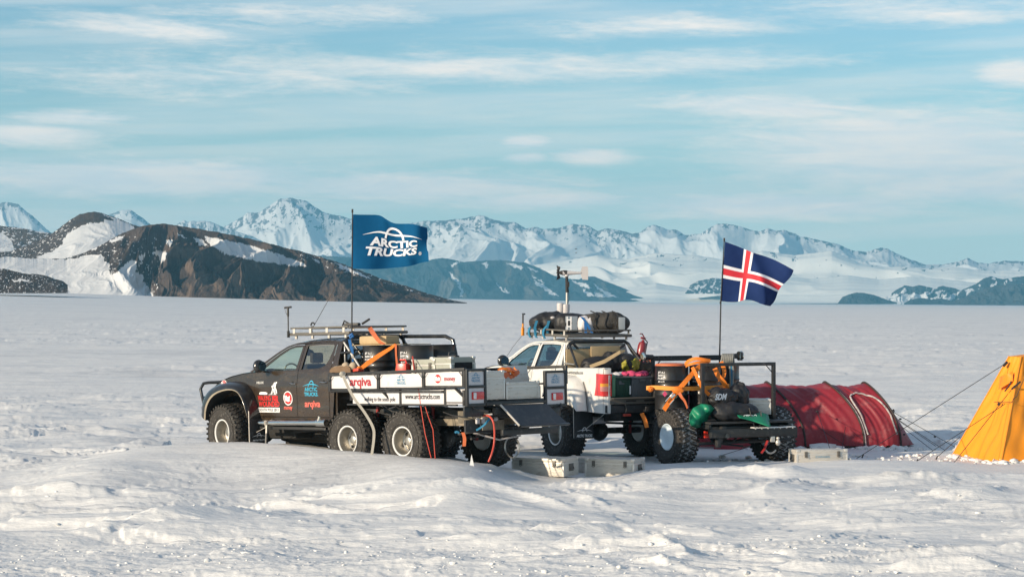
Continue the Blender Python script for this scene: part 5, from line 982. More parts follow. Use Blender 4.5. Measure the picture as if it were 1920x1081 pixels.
# ================================================================== BLACK TRUCK CARGO
def BT(x, y, z, rz=0, rx=0, ry=0): return MBLK @ TR(x, y, z, rz, rx, ry)
g_dr = 'black fuel drums standing in the black truck bed'
for i, (x, y, lb) in enumerate([(-3.06, .42, 'black fuel drum nearest the cab, under the tan cardboard parcel'), (-4.0, .46, 'black fuel drum standing beside the red fuel can in the flatbed'), (-3.5, -.55, 'black fuel drum behind the drum that carries the tan parcel'), (-2.95, -.70, 'black fuel drum in the far row, at the far corner behind the cab')]):
    drum(lb, BT(x, y, 1.342), g_dr, .30, .75)
q = MB(); q.bx((0, 0, .006), (1.30, .70, .012), bev=.003); tp = q.build('plywood_sheet', 'tanbox', None); tp.matrix_world = BT(-3.25, .36, 2.10); tag(tp, 'thin tan board laid flat over the tops of the drums on the black truck', 'board')
o = thing('cardboard_parcel', 'tan parcel with rounded corners lying on top of the drums behind the cab', 'parcel', BT(-3.04, .42, 2.113, 8)); q = MB(); q.bx((0, 0, .075), (.62, .36, .15), bev=.04); q.build('parcel_box', 'tanbox', o); q = MB(); q.bx((-.14, 0, .153), (.02, .364, .004), bev=.001); q.bx((.17, 0, .153), (.05, .2, .02), bev=.008); q.build('parcel_tape', 'bag', o)
# straps over the load
def wstrap(name, label, pts, wv, m_, cat='strap', th=.005, group=None):
    q = MB(); q.strap(pts, wv, th); o = q.build(name, m_, None); return tag(o, label, cat, group)
Db = MBLK @ Vector((-3.5, .8, 1.7))
o = thing('ratchet_strap', 'orange ratchet strap running down from the roof rack over the drums to the bed rail', 'strap', Matrix.Translation(P(690, 640, 38.9))); bpy.context.view_layer.update()
q = MB(); q.strap([P(693, 614, 39.0), P(698, 622, 38.6), P(705, 632, 38.05), P(712, 641, 37.95), P(720, 645, 37.95)], [(.07, 0, .03), (.075, 0, .03), (.06, 0, .03), (.05, 0, .03), (.07, 0, .01)], .008)
wbuild(q, 'strap_webbing', 'rust', o)
q = MB(); q.strap([P(742, 645, 37.75), P(733, 652, 37.8), P(712, 665, 37.9), P(690, 680, 37.95), P(677, 690, 38.0)], [(.02, 0, -.03), (.03, 0, -.045), (.04, 0, -.06), (.045, 0, -.066), (.03, 0, -.05)], .008); wbuild(q, 'strap_webbing', 'orange', o)
q = MB(); q.strap([P(742, 645, 37.72), P(742.5, 665, 37.68), P(744.5, 684, 37.64), P(743, 696, 37.6)], [(.035, 0, 0), (.03, 0, 0), (.035, 0, 0), (.04, 0, 0)], .006); wbuild(q, 'strap_webbing', 'rust', o)
q = MB(); q.sph(P(674, 690, 38.0), (.045, .04, .04), nz=.2); wbuild(q, 'strap_knot', 'orange', o)
o = thing('tie_down_strap', 'blue strap knotted round the flagpole behind the black cab', 'strap', Matrix.Translation(P(658, 640, 38.5))); bpy.context.view_layer.update()
q = MB(); q.strap([P(655, 636, 38.5), P(657, 646, 38.48), P(660, 656, 38.46), P(661.5, 663, 38.46)], [(.05, 0, 0), (.045, 0, 0), (.05, 0, 0), (.03, 0, 0)], .01); q.strap([P(661.5, 672, 38.46), P(661, 688, 38.46)], (.03, 0, 0), .006); wbuild(q, 'strap_webbing', 'blue', o, smooth=False)
q = MB(); q.tube([P(656, 629, 38.5), P(660, 626.5, 38.5), P(662, 630, 38.5), P(657, 633, 38.5)], .028, 8, closed=True); wbuild(q, 'strap_knot', 'blue', o); q = MB(); q.tube([P(661.5, 663, 38.46), P(663, 668, 38.46), P(661.5, 672, 38.46), P(660, 668, 38.46)], .01, 6, closed=True); wbuild(q, 'buckle', 'alu', o)
# boots at the front corner of the bed
for i, (x, y, rz_, lb) in enumerate([(-2.66, .98, 10, 'brown-soled boot lying on its side by the cab, leftmost of the pair'), (-2.90, 1.0, -6, 'tan canvas boot lying sole outward on the bed rail, rightmost of the pair')]):
    o = thing('boot', lb, 'boot', BT(x, y, 1.645, rz_), 'boots on the flatbed rail'); q = MB()
    sole = [(-.17 + .0, 0), (-.16, .07), (-.10, .11), (-.02, .115), (.06, .10), (.13, .085), (.175, .04), (.17, 0)]
    q.prism(sole, 'y', .06, .085); q.build('boot_sole', 'boot', o); q = MB(); q.grid(lambda u, v: (-.17 + .34 * u, .06 - .12 * v * 1.0, (.11 * sin(pi * min(.999, u * .9 + .08)) ** .5) * (1 - .5 * (v - .3) ** 2) + .03 * v), 14, 8); q.sph((-.10, -.02, .10), (.075, .07, .08), nz=.05); q.sph((.08, -.0, .06), (.09, .07, .055), nz=.05); q.build('boot_upper', 'bootcanvas', o)
# red fuel can, grey cases
o = thing('fuel_can', 'small red plastic fuel can standing on the flatbed beside the grey cases', 'fuel can', BT(-4.12, .86, 1.50, 20)); q = MB(); q.bx((0, 0, .15), (.20, .16, .28), bev=.035); q.bx((0, 0, .02), (.21, .17, .02), bev=.008); q.build('can_body', 'red', o)
q = MB(); q.tube([(-.07, 0, .28), (-.05, 0, .345), (.05, 0, .345), (.08, 0, .28)], .016, 8); q.build('handle', 'red', o); q = MB(); q.lathe([(0, .06), (.025, .06), (.028, .0)], 12, 'z', (.07, 0, .28)); q.build('can_cap', 'hole', o)
q = MB(); q.bx((0, 0, 0), (.20, .14, .06), (.1, .1, 0), bev=.02); o = q.build('glove', 'redcloth', None); o.matrix_world = BT(-3.1, .98, 1.68); tag(o, 'small red glove tucked behind the bed rail under the orange strap', 'glove')
metal_case('equipment_case', 'grey-green case right beside the red fuel can on the flatbed', BT(-4.60, .62, 1.45, 0), .56, .46, .40, 'grey cases on the flatbed', 'greycase', True, False)
o = metal_case('equipment_case', 'grey-green case with black front panel at the tail of the flatbed', BT(-5.0, .55, 1.45, 0), .50, .56, .43, 'grey cases on the flatbed', 'greycase', False, False)
q = MB(); q.bx((-.256, 0, .24), (.015, .40, .20), bev=.008); q.build('front_panel', 'hole', o); q = MB(); q.tube([(.02, -.1, .43), (.02, -.08, .50), (.02, .06, .50), (.02, .08, .43)], .012, 8); q.bx((0, .1, .44), (.44, .1, .03), bev=.01); q.build('handle', 'plastic', o)
# aluminium boxes at the tail
metal_case('aluminium_case', 'upright aluminium case with two black latches, beside the left lamps of the flatbed', BT(-5.74, .50, 1.175, -90), .45, .38, .47, 'aluminium cases in the flatbed tail', 'alu', True, False, ('ZARGES', .05, .2, 0, .06))
metal_case('aluminium_case', 'low aluminium case under the orange sling at the tail of the flatbed', BT(-5.72, -.15, 1.165, -90), .78, .42, .29, 'aluminium cases in the flatbed tail', 'alu', False, False, ('ZARGES', .04, .22, .2, .06))
o = thing('aluminium_sheet', 'scratched aluminium panel propped above the low case beside the right lamps', 'panel', BT(-5.55, -.35, 1.44, -90)); q = MB(); q.bx((0, 0, .14), (.60, .02, .28), (radians(-12), 0, 0), bev=.004); q.build('sheet', 'alu', o); q = MB(); q.bx((.28, .02, .13), (.03, .03, .28), (radians(-12), 0, 0), bev=.004); q.build('sheet_edge', 'steelgrey', o)
o = thing('cargo_sling', 'bunched orange webbing sling lying on the low aluminium case', 'sling', BT(-5.80, .02, 1.47)); rr_ = random.Random(9)
for k in range(5):
    q = MB(); pts = []; a0 = rr_.uniform(0, 6)
    for i in range(14): t_ = i / 13; pts.append((.03 * sin(a0 + 9 * t_), .24 - .42 * t_ + .05 * sin(7 * t_ + a0), .05 + .10 * abs(sin(a0 + 5 * t_)) + .05 * (k > 2)))
    q.strap(pts, [(.03, .02 * sin(i), .05) for i in range(14)], .008); q.build('strap_webbing', 'rust' if k < 4 else 'orange', o)
for nm_, lb, pts, r_, m_ in [('hanging_cord', 'red cord hanging over the bed rail, left strand of two', [P(773, 668, 37.2), P(776, 690, 36.95), P(784, 724, 36.8), P(790, 768, 36.75), P(797, 812, 36.7), P(808.5, 858, 36.4)], .008, 'redcloth'), ('hanging_cord', 'red cord hanging over the bed rail, right strand of two', [P(774, 668, 37.2), P(778, 692, 36.95), P(789, 735, 36.8), P(803, 780, 36.75), (P(812, 805, 36.7)), P(816, 859, 36.4)], .008, 'redcloth')]:
    q = MB(); q.tube(pts, r_, 8); tag(q.build(nm_, m_, None), lb, 'cord', 'red cords hanging from the flatbed')
def smooth_pts(p, n=24):
    p = [Vector(a) for a in p]; out = []
    for i in range(len(p) - 1):
        a = p[max(0, i - 1)]; b = p[i]; c_ = p[i + 1]; d = p[min(len(p) - 1, i + 2)]
        for k in range(max(2, n // (len(p) - 1))):
            t_ = k / max(2, n // (len(p) - 1)); out.append(.5 * ((2 * b) + (c_ - a) * t_ + (2 * a - 5 * b + 4 * c_ - d) * t_ * t_ + (3 * b - a - 3 * c_ + d) * t_ ** 3))
    return out + [p[-1]]
q = MB(); q.tube(smooth_pts([P(905, 779, 36.2), P(916, 779, 36.1), P(924, 788, 36.0), P(927, 805, 36.0), P(926.5, 830, 36.0), P(922, 850, 35.9), P(916, 865, 35.9)]), .016, 10); tag(q.build('air_hose', 'redcloth', None), 'thick red hose curving down from the tail of the black truck to the snow', 'hose')
q = MB(); q.tube(smooth_pts([P(919, 782, 36.25), P(910, 794, 36.2), P(900, 802, 36.2), P(893, 806, 36.2)]), .026, 8, flat=.5); q.tube(smooth_pts([P(853, 811, 36.4), P(857, 809, 36.4), P(861, 811, 36.4)]), .02, 8); tag(q.build('tow_rope', 'teal', None), 'blue tow rope slung beneath the tail of the black truck', 'rope')
q = MB(); q.strap(smooth_pts([P(642, 700, 37.9), P(650, 720, 37.75), P(664, 746, 37.5), P(683, 772, 37.3), P(699, 800, 37.2), P(701, 820, 37.15), P(697, 852, 37.0)]), (.045, 0, .012), .006); q.sph(P(642, 701, 37.9), (.05, .04, .05), nz=.25); tag(q.build('grey_strap', 'greystrap', None), 'long grey webbing strap draped over the bed rail down to the snow', 'strap')
q = MB(); q.strap(smooth_pts([P(868, 810, 36.6), P(871, 822, 36.6), P(870, 836, 36.6)]), (.055, 0, 0), .006); tag(q.build('short_strap', 'rust', None), 'short faded red strap hanging between the rear wheels of the black truck', 'strap')
q = MB()
for c_ in ((884, 865, 35.9),): p_ = P(*c_); q.add([p_ + Vector((-.035, 0, -.1)), p_ + Vector((.05, 0, -.1)), p_ + Vector((.01, .05, -.1)), p_ + Vector((.0, .01, .12))], [(0, 1, 3), (1, 2, 3), (2, 0, 3), (0, 2, 1)])
tag(q.build('ice_spike', 'snow', None, smooth=False), 'small white spike of ice under the tail of the black truck', 'ice')
# ================================================================== WHITE TRUCK CARGO
def WT(x, y, z, rz=0, rx=0, ry=0): return MWHT @ TR(x, y, z, rz, rx, ry)
def tote(label, mtx, L_, W_, H_, m_, ml, group, ribs=True):
    o = thing('storage_crate', label, 'crate', mtx, group); q = MB(); q.bx((0, 0, H_ * .45), (L_ * .94, W_ * .94, H_ * .9), bev=.02, taper=1.03)
    if ribs:
        for i in range(-2, 3): q.bx((-L_ * .475, i * W_ * .2, H_ * .45), (.02, .02, H_ * .8), bev=.004)
        for i in range(-1, 2): q.bx((i * L_ * .25, W_ * .475, H_ * .45), (.02, .02, H_ * .8), bev=.004)
    q.build('crate_body', m_, o); q = MB(); q.bx((0, 0, H_ * .95), (L_, W_, H_ * .1), bev=.012); q.bx((0, 0, H_ * .86), (L_ * .98, W_ * .98, H_ * .05), bev=.008); q.build('crate_lid', ml or m_, o)
    q = MB(); q.bx((-L_ * .5, 0, H_ * .80), (.025, W_ * .3, H_ * .14), bev=.008); q.build('handle', m_, o); return o
gc = 'plastic crates in the white truck bed'
tote('tall dark green crate with pale stripe, just inside the left tail lamp', WT(-3.68, .64, 1.215), .55, .19, .42, 'green', 'palegreen', gc, False)
q = MB(); q.bx((0, 0, 0), (.02, .07, .36), bev=.004); o = q.build('crate_panel', 'palegreen', bpy.data.objects[[k.name for k in COL.objects if k.name.startswith('storage_crate')][-1]]); o.location = (-.285, -.045, .2)
o = tote('wide dark green crate with a white sticker in the middle of the bed', WT(-3.66, .37, 1.215), .60, .33, .38, 'green', None, gc); q = MB(); q.bx((-.30, .05, .28), (.012, .12, .07)); q.build('sticker', 'greytote', o); q = MB(); q.bx((-.305, -.14, .14), (.012, .03, .16)); q.build('sticker', 'txwhite', o)
tote('grey plastic crate with pink fabric heaped on top', WT(-3.66, -.05, 1.215), .60, .48, .385, 'greytote', None, gc)
tote('black crate at the right end of the bed, behind the trailer post', WT(-3.62, -.50, 1.215), .5, .38, .38, 'plastic', None, gc, False)
q = MB()
for i in range(5): q.sph((rnd.uniform(-.12, .12), -.2 + i * .10, .03), (.12, .085, .045 + .02 * (i % 2)), 20, nz=.16, seed=i)
o = q.build('fabric_bundle', 'pink', None, ang=80); o.matrix_world = WT(-3.66, -.10, 1.605); tag(o, 'bright pink fabric bundle lying on the grey crate', 'fabric bundle')
q = MB()
for i in range(4): q.sph((rnd.uniform(-.1, .1), -.2 + i * .13, .0), (.12, .10, .05), 20, nz=.12, seed=i + 9)
o = q.build('crumpled_sack', 'panel', None, ang=80); o.matrix_world = WT(-3.5, .32, 1.62); tag(o, 'pale crumpled plastic sack on the lid of the wide green crate', 'sack')
# boards leaning on the cab
for lb, y0, y1, z1, x_ in (('tan board leaning inside the roll bar of the white truck, lower left one', .16, .78, 2.07, -2.53), ('tan board with rounded corners leaning inside the roll bar, taller right one', -.42, .24, 2.125, -2.56)):
    q = MB(); q.bx((0, 0, 0), (.03, y1 - y0, z1 - 1.60), (0, radians(3), 0), bev=.014); o = q.build('foam_board', 'tanbox', None); o.matrix_world = WT(x_, (y0 + y1) / 2, (z1 + 1.60) / 2); tag(o, lb, 'board', 'tan boards behind the white cab')
blob_bag('duffel_bag', 'black lumpy bag heaped behind the left strut of the white truck roll bar', WT(-2.95, .30, 1.62, 95), .75, .42, .32, 'bag', seed=3, folds=.09)
blob_bag('duffel_bag', 'black bag standing upright next to the yellow and black bag', WT(-2.95, -.02, 1.62, 80), .42, .36, .42, 'bag', seed=4, folds=.09)
o = blob_bag('duffel_bag', 'yellow and black bag with a black lightning pattern in the white truck bed', WT(-3.05, -.28, 1.64, 75), .50, .34, .30, 'yellowbag', seed=5, folds=.16, squash=2.1); q = MB(); q.sph((.02, 0, .24), (.20, .16, .12), 20, nz=.08); q.bx((0, .17, .16), (.09, .02, .20), (0, .5, 0), bev=.01); q.build('bag_cover', 'bag', o, ang=80)
blob_bag('duffel_bag', 'black and olive bag of tools near the fire extinguisher', WT(-3.0, -.62, 1.62, 85), .52, .40, .26, 'mesh_', seed=6, folds=.12)
q = MB(); q.strap([(0, .38, 0), (-.1, .12, .10), (-.15, -.2, .28), (-.12, -.32, .30)], [(.03, 0, .06), (.03, 0, .07), (.03, 0, .06), (.03, 0, .04)], .012); o = q.build('timber_slat', 'tanbox', None, smooth=False); o.matrix_world = WT(-3.15, .24, 1.76); tag(o, 'curved tan slat lying across the bags in the white truck bed', 'slat')
q = MB()
for i in range(7): q.strap([(rnd.uniform(-.1, .1), -.25 + i * .07, rnd.uniform(0, .05)), (rnd.uniform(-.1, .1), -.2 + i * .07, rnd.uniform(.06, .12)), (rnd.uniform(-.1, .1), -.12 + i * .07, rnd.uniform(0, .06))], (.03, .0, .02), .006)
o = q.build('strap_bundle', 'rust', None, smooth=False); o.matrix_world = WT(-3.3, -.68, 1.84); tag(o, 'tangle of red and orange straps at the right side of the white truck bed', 'straps')
o = thing('fire_extinguisher', 'dark red fire extinguisher strapped outside the right roll bar leg of the white truck', 'fire extinguisher', WT(-2.62, -.83, 1.83, 0, 12)); q = MB(); q.lathe([(0, 0), (.075, .0), (.085, .02), (.085, .30), (.07, .36), (.03, .39), (.025, .42), (0, .42)], 20, 'z'); q.build('cylinder', 'maroon', o)
q = MB(); q.bx((0, .01, .45), (.05, .10, .04), bev=.01); q.tube([(0, -.02, .46), (0, .05, .53), (0, .10, .52)], .012, 6); q.build('valve', 'maroon', o); q = MB(); q.tube([(0, -.03, .44), (0, -.10, .40), (0, -.10, .15)], .012, 8); q.build('hose', 'cord', o)
# roof bags
rb = 2.35
o = blob_bag('duffel_bag', 'black duffel bag with blue straps at the front of the white truck roof rack', WT(-1.35, .42, rb, 66), .86, .50, .40, 'bag', seed=7, folds=.12, squash=2.3)
for xx in (-.18, .1, .34): q = MB(); q.strap([(xx, .27, -.02), (xx + .02, .285, .10), (xx - .02, .27, .24)], (.05, 0, 0), .01); q.build('bag_strap', 'teal', o)
q = MB(); q.sph((.0, .25, .30), (.05, .03, .03)); q.bx((-.05, .27, .22), (.06, .02, .08), bev=.01); q.build('bag_tag', 'grey', o)
o = blob_bag('duffel_bag', 'navy duffel bag with grey end printed HH, middle of the white truck roof rack', WT(-1.75, .22, rb, 64), .66, .46, .40, 'bag', seed=8, folds=.05)
q = MB(); q.bx((-.0, .215, .20), (.24, .03, .28), (0, 0, 0), bev=.012); gp = q.build('bag_patch', 'baggrey', o); decal([(text2d('H', .17, 0, .006, .10), 'txwhite', 0), (sh(text2d('H', .17, 0, .006, .10), .0, .0), 'txwhite', 0)][:1], lambda x, y, ly: (.05 - x, .232 + ly, .13 + y), 'lettering', o); decal([(text2d('H', .17, 0, .006, .10), 'txwhite', 0)], lambda x, y, ly: (.05 - x, .232 + ly, .26 + y), 'lettering', o)
o = blob_bag('duffel_bag', 'white and blue sack squeezed beside the weather mast on the roof rack', WT(-2.0, .02, rb, 64), .36, .36, .36, 'panel', seed=12, folds=.08); q = MB(); q.strap([(-.1, .19, .02), (0, .21, .2), (.1, .16, .33)], (.06, 0, .02), .01); q.strap([(.02, .2, .02), (.03, .2, .22)], (.05, 0, 0), .01); q.build('bag_strap', 'blue', o)
o = blob_bag('duffel_bag', 'dark mesh duffel bag at the rear of the white truck roof rack', WT(-2.1, -.30, rb, 62), 1.05, .48, .42, 'mesh_', seed=10, folds=.10, squash=2.3)
for xx in (-.3, -.1, .12): q = MB(); q.tube(smooth_pts([(xx, .24, .02), (xx + .07, .27, .20), (xx + .02, .2, .38), (xx + .12, .05, .44)], 12), .012, 6); q.build('bag_strap', 'cord', o)
q = MB(); q.bx((-.36, .235, .21), (.13, .02, .24), bev=.05); q.build('mesh_pocket', 'baggrey', o)
q = MB(); q.tube(smooth_pts([(-.9, .55, .0), (-.6, .5, .28), (-.2, .2, .40), (.1, .0, .42), (.3, -.2, .30)]), .012, 6)
for xx, yy in ((-1.05, .72), (-1.3, .72), (-1.62, .72)):
    q = MB(); q.strap(smooth_pts([(xx, yy - .05, 2.50), (xx, yy + .03, 2.42), (xx + .01, yy + .035, 2.32), (xx, yy + .0, 2.25)], 8), (.07, 0, .0), .012); o = q.build('blue_sling', 'teal', None); o.matrix_world = MWHT.copy(); o['group'] = 'blue slings on the white truck roof rack'; tag(o, {-1.05: 'blue sling round the rack rail nearest the windscreen', -1.3: 'middle blue sling of the three on the rack rail', -1.62: 'blue sling round the rack rail nearest the weather mast'}[xx], 'sling')
# ================================================================== TRAILER CARGO
def TT_(x, y, z, rz=0, rx=0, ry=0): return MTRL @ TR(x, y, z, rz, rx, ry)
gt = 'black drums strapped on the trailer'
for x, y, lb in ((.60, .78, 'glossy black drum on the trailer behind the left post, orange strap across it'), (.52, .08, 'black drum on the trailer behind the middle rack post'), (1.0, .50, 'black drum in the far row of the trailer, mostly hidden by the front two'), (.80, -.50, 'black drum on the trailer nearest the coiled rope')):
    drum(lb, TT_(x, y, .99), gt, .30, .82)
q = MB(); q.bx((0, 0, .09), (1.2, 1.7, .17), bev=.02); o = q.build('pallet_base', 'plastic', None); o.matrix_world = TT_(.65, .1, .822); tag(o, 'low black pallet under the drums on the trailer', 'pallet')
for x, y, lb in ((.60, .78, 'orange cover on the top of the left trailer drum'),):
    q = MB(); q.lathe([(0, .03), (.2, .035), (.285, .02), (.30, -.015)], 32, 'z'); o = q.build('drum_cover', 'rust', None); o.matrix_world = TT_(x, y, 1.815); tag(o, lb, 'cover')
o = thing('ratchet_strap', 'wide orange ratchet straps binding the drums on the trailer', 'strap', MTRL @ TR(.3, .5, 1.4)); bpy.context.view_layer.update()
Ds = 41.35
def W3(*l): return [P(x, y, d) for x, y, d in l]
q = MB(); q.strap(smooth_pts(W3((1212, 727, 41.2), (1226, 726, 41.12), (1246, 727, 41.05), (1264, 728, 41.0), (1290, 728, 41.0), (1320, 727, 41.2), (1350, 725, 41.5), (1367, 723, 41.8))), (0, .01, .075), .01); wbuild(q, 'strap_webbing', 'yellow', o)
q = MB(); q.strap(smooth_pts(W3((1245, 768, 41.0), (1252, 757, 40.95), (1262, 743, 40.93), (1272, 730, 40.92), (1286, 714, 40.92), (1300, 698, 41.0), (1314, 684, 41.1))), [(.062, 0, -.055)] * 60, .01); wbuild(q, 'strap_webbing', 'orange', o)
q = MB(); q.strap(smooth_pts(W3((1298, 688, 41.0), (1304, 700, 40.95), (1310, 714, 40.9), (1318, 728, 40.9), (1326, 736, 40.95), (1334, 744, 41.0))), (.055, 0, .03), .01); wbuild(q, 'strap_webbing', 'orange', o)
q = MB(); q.strap(smooth_pts(W3((1340, 690, 41.4), (1348, 706, 41.35), (1356, 715, 41.35), (1362, 726, 41.4), (1366, 740, 41.5))), (.08, 0, .04), .01); q.strap(smooth_pts(W3((1352, 678, 41.7), (1358, 694, 41.5), (1356, 708, 41.4), (1350, 712, 41.4))), (.07, 0, .03), .01); wbuild(q, 'strap_webbing', 'orange', o)
q = MB(); q.strap(smooth_pts(W3((1272, 734, 40.88), (1278, 744, 40.85), (1284, 752, 40.85), (1289, 765, 40.85))), [(.06 - .0015 * i, 0, .02) for i in range(60)], .008); wbuild(q, 'strap_webbing', 'rust', o)
q = MB(); q.strap(smooth_pts(W3((1284, 682, 41.3), (1292, 676, 41.2), (1305, 672, 41.15), (1320, 674, 41.15), (1332, 676, 41.2))), [(.0, .03, .06)] * 60, .008); q.strap(smooth_pts(W3((1286, 686, 41.2), (1296, 682, 41.1), (1312, 679, 41.1), (1330, 680, 41.2))), [(.01, .02, .05)] * 60, .008); wbuild(q, 'strap_bundle', 'orange', o)
q = MB(); q.sph(P(1271, 731, 40.9), (.10, .04, .07), 20, nz=.18, seed=2); wbuild(q, 'strap_knot', 'orange', o, ang=70); q = MB(); q.sph(P(1220, 729, 41.1), (.05, .04, .05), 20, nz=.25, seed=3); wbuild(q, 'strap_knot', 'orange', o, ang=70)
q = MB(); q.strap(W3((1203, 774, 41.2), (1209, 786, 41.2), (1213, 801, 41.2)), (.07, 0, .02), .012); wbuild(q, 'strap_end', 'orange', o)
q = MB(); q.tube(W3((1248, 752, 40.9), (1262, 736, 40.88)), .012, 6); q.tube(W3((1256, 758, 40.9), (1270, 742, 40.88)), .012, 6); q.bx(P(1262, 742, 40.86), (.10, .04, .04), (0, -.8, 0), bev=.01); wbuild(q, 'ratchet', 'chrome', o)
q = MB(); q.prism([(0, .055), (.045, 0), (0, -.055), (-.045, 0)], 'y', -.004, .004); o = q.build('hazard_label', 'pink', None, smooth=False); o.matrix_world = Matrix.Translation(P(1246.5, 738, 40.88)); tag(o, 'small pink diamond label hanging below the orange strap', 'label')
# rope over the right end of the rack
o = thing('rope_coil', 'speckled grey rope coil hanging over the right end of the tall trailer rack', 'rope', MTRL @ TR(1.1, -.8, 1.9)); bpy.context.view_layer.update()
for k in range(7):
    xx = 1354 + k * 3.2; q = MB(); q.tube(smooth_pts(W3((xx - 1, 690 - abs(k - 3) * 2, 42.45), (xx, 672, 42.35), (xx + 1.5, 664, 42.5), (xx + 2, 675, 42.9), (xx + 3, 688, 42.9)), 20), .022, 7); wbuild(q, 'rope_loop', 'rope', o)
for k, (a_, b_) in enumerate(((1368, 'rope'), (1371, 'ropeblue'), (1374, 'rope'))):
    q = MB(); q.tube(smooth_pts(W3((a_, 680, 42.3), (a_ + 1, 700, 42.25), (a_ + 2 - k, 718, 42.25), (a_ + 1, 736, 42.25)), 16), .018, 7); wbuild(q, 'rope_strand', b_, o)
q = MB(); q.sph(P(1378, 731, 42.2), (.06, .05, .06), 20, nz=.2, seed=5); wbuild(q, 'rope_knot', 'rope', o, ang=80)
# case, duffels and tarp on the deck
metal_case('aluminium_case', 'aluminium case with black handle standing behind the duffel bags on the trailer', MTRL @ TR(-.15, -.56, .90, 60), .62, .44, .29, 'aluminium cases on the trailer', 'alu', False, True)
g_ = 'black duffel bags on the trailer'
o = blob_bag('duffel_bag', 'long black duffel bag lying along the rear edge of the trailer', MTRL @ TR(-.72, .22, .80, 84), .95, .44, .36, 'bag', seed=21, group=g_, folds=.12, squash=2.2)
decal([(text2d('4ZERO', .10, .3, .003, .30), 'txwhite', 0)], lambda x, y, ly: (-.18 - x, .235 + ly, .10 + y), 'lettering', o)
q = MB(); q.tube(smooth_pts([(-.18, .22, .26), (-.22, .26, .05), (-.30, .27, -.10), (-.40, .26, -.02), (-.42, .22, .2)], 16), .016, 6, flat=.5); q.build('carry_strap', 'bag', o)
o = blob_bag('duffel_bag', 'black duffel bag with white letters, on top of the long duffel', MTRL @ TR(-.45, .32, 1.06, 100), .66, .42, .36, 'bag', seed=22, group=g_, folds=.15, squash=2.2)
decal([(text2d('SDM', .15, .3, .006, .30), 'txwhite', 0)], lambda x, y, ly: (.24 - x, .232 + ly, .20 + y), 'lettering', o)
blob_bag('duffel_bag', 'rounded black bag standing upright at the middle of the trailer', MTRL @ TR(-.38, -.08, 1.02, 120), .44, .36, .46, 'bag', seed=23, group=g_, folds=.16, squash=2.1)
q = MB()
def tf1(u, v):
    a_ = -2.3 + 2.5 * u; r_ = .26 + .05 * sin(5 * u + 2 * v); return (.02 + .55 * v * .5 - .1, r_ * cos(a_) * (1 - .25 * v), .28 + r_ * sin(a_) * 1.2 + .05 * sin(7 * v))
tp_ = [[(1293, 778), (1300, 765), (1315, 757), (1331, 759), (1339, 766)], [(1292, 788), (1304, 780), (1318, 774), (1330, 770), (1338, 767)], [(1296, 797), (1308, 792), (1318, 787), (1328, 778), (1334, 770)], [(1304, 801), (1314, 801), (1324, 801), (1325, 788), (1328, 774)]]
def tpf(grid_, D0, dep):
    nr = len(grid_) - 1; nc = len(grid_[0]) - 1
    def fn(u, v):
        a = u * nc; i = min(int(a), nc - 1); fa = a - i; b_ = v * nr; j = min(int(b_), nr - 1); fb_ = b_ - j
        g0 = grid_[j]; g1 = grid_[j + 1]; x = (g0[i][0] * (1 - fa) + g0[i + 1][0] * fa) * (1 - fb_) + (g1[i][0] * (1 - fa) + g1[i + 1][0] * fa) * fb_; y = (g0[i][1] * (1 - fa) + g0[i + 1][1] * fa) * (1 - fb_) + (g1[i][1] * (1 - fa) + g1[i + 1][1] * fa) * fb_
        return P(x, y, D0 + dep(u, v))
    return fn
q = MB(); q.grid(tpf(tp_, 40.45, lambda u, v: .55 * (v - .35) ** 2 * 1.6 + .10 * sin(7 * u + 5 * v) * v + .04 * sin(17 * u - 6 * v) + .25 * u), 40, 30); tag(q.build('green_tarp', 'tarp', None, ang=80, solid=.012), 'curled green tarp hanging over the left rear corner of the trailer', 'tarp')
tp2 = [[(1372, 770), (1392, 766), (1415, 769), (1439, 777)], [(1380, 776), (1404, 776), (1425, 782), (1440, 790)], [(1386, 783), (1408, 788), (1428, 795), (1443, 800)]]
q = MB(); q.grid(tpf(tp2, 41.1, lambda u, v: -.5 * v + .05 * sin(5 * u)), 14, 10); q.add([P(1438, 778, 41.1), P(1442, 799, 40.6), P(1444, 797, 41.2), P(1440, 778, 41.5)], [(0, 1, 2, 3)]); tag(q.build('green_tarp', 'tarp', None, ang=60, solid=.012), 'flat folded green tarp lying at the right side of the trailer deck', 'tarp')
# ================================================================== CASES IN THE SNOW
def on_snow(px, py, D, rz, sink=.0): p = P(px, py, D); return Matrix.Translation((p.x, p.y, p.z - sink)) @ Matrix.Rotation(radians(rz), 4, 'Z')
gs = 'aluminium cases in the snow between the trucks'
metal_case('aluminium_case', 'aluminium case in the snow below the black tail ramp, leftmost of the row', on_snow(1022, 890, 38.6, 154, .0), .98, .60, .31, gs, 'alu', True, True)
metal_case('aluminium_case', 'low aluminium case in the snow behind and between the two larger ones', on_snow(1094, 884, 39.9, 156, .0), .62, .50, .27, gs, 'alu', True, True)
metal_case('aluminium_case', 'aluminium case half buried in the drift left of the trailer wheel', on_snow(1153, 893, 38.9, 158, .0), .90, .58, .33, gs, 'alu', True, True)
metal_case('aluminium_case', 'low aluminium case beside the right trailer wheel, with a blue printed line', on_snow(1534, 872, 40.6, 194), .98, .40, .30, gs, 'alu', True, True, ('ZARGES', .05, .28, 0, .17))
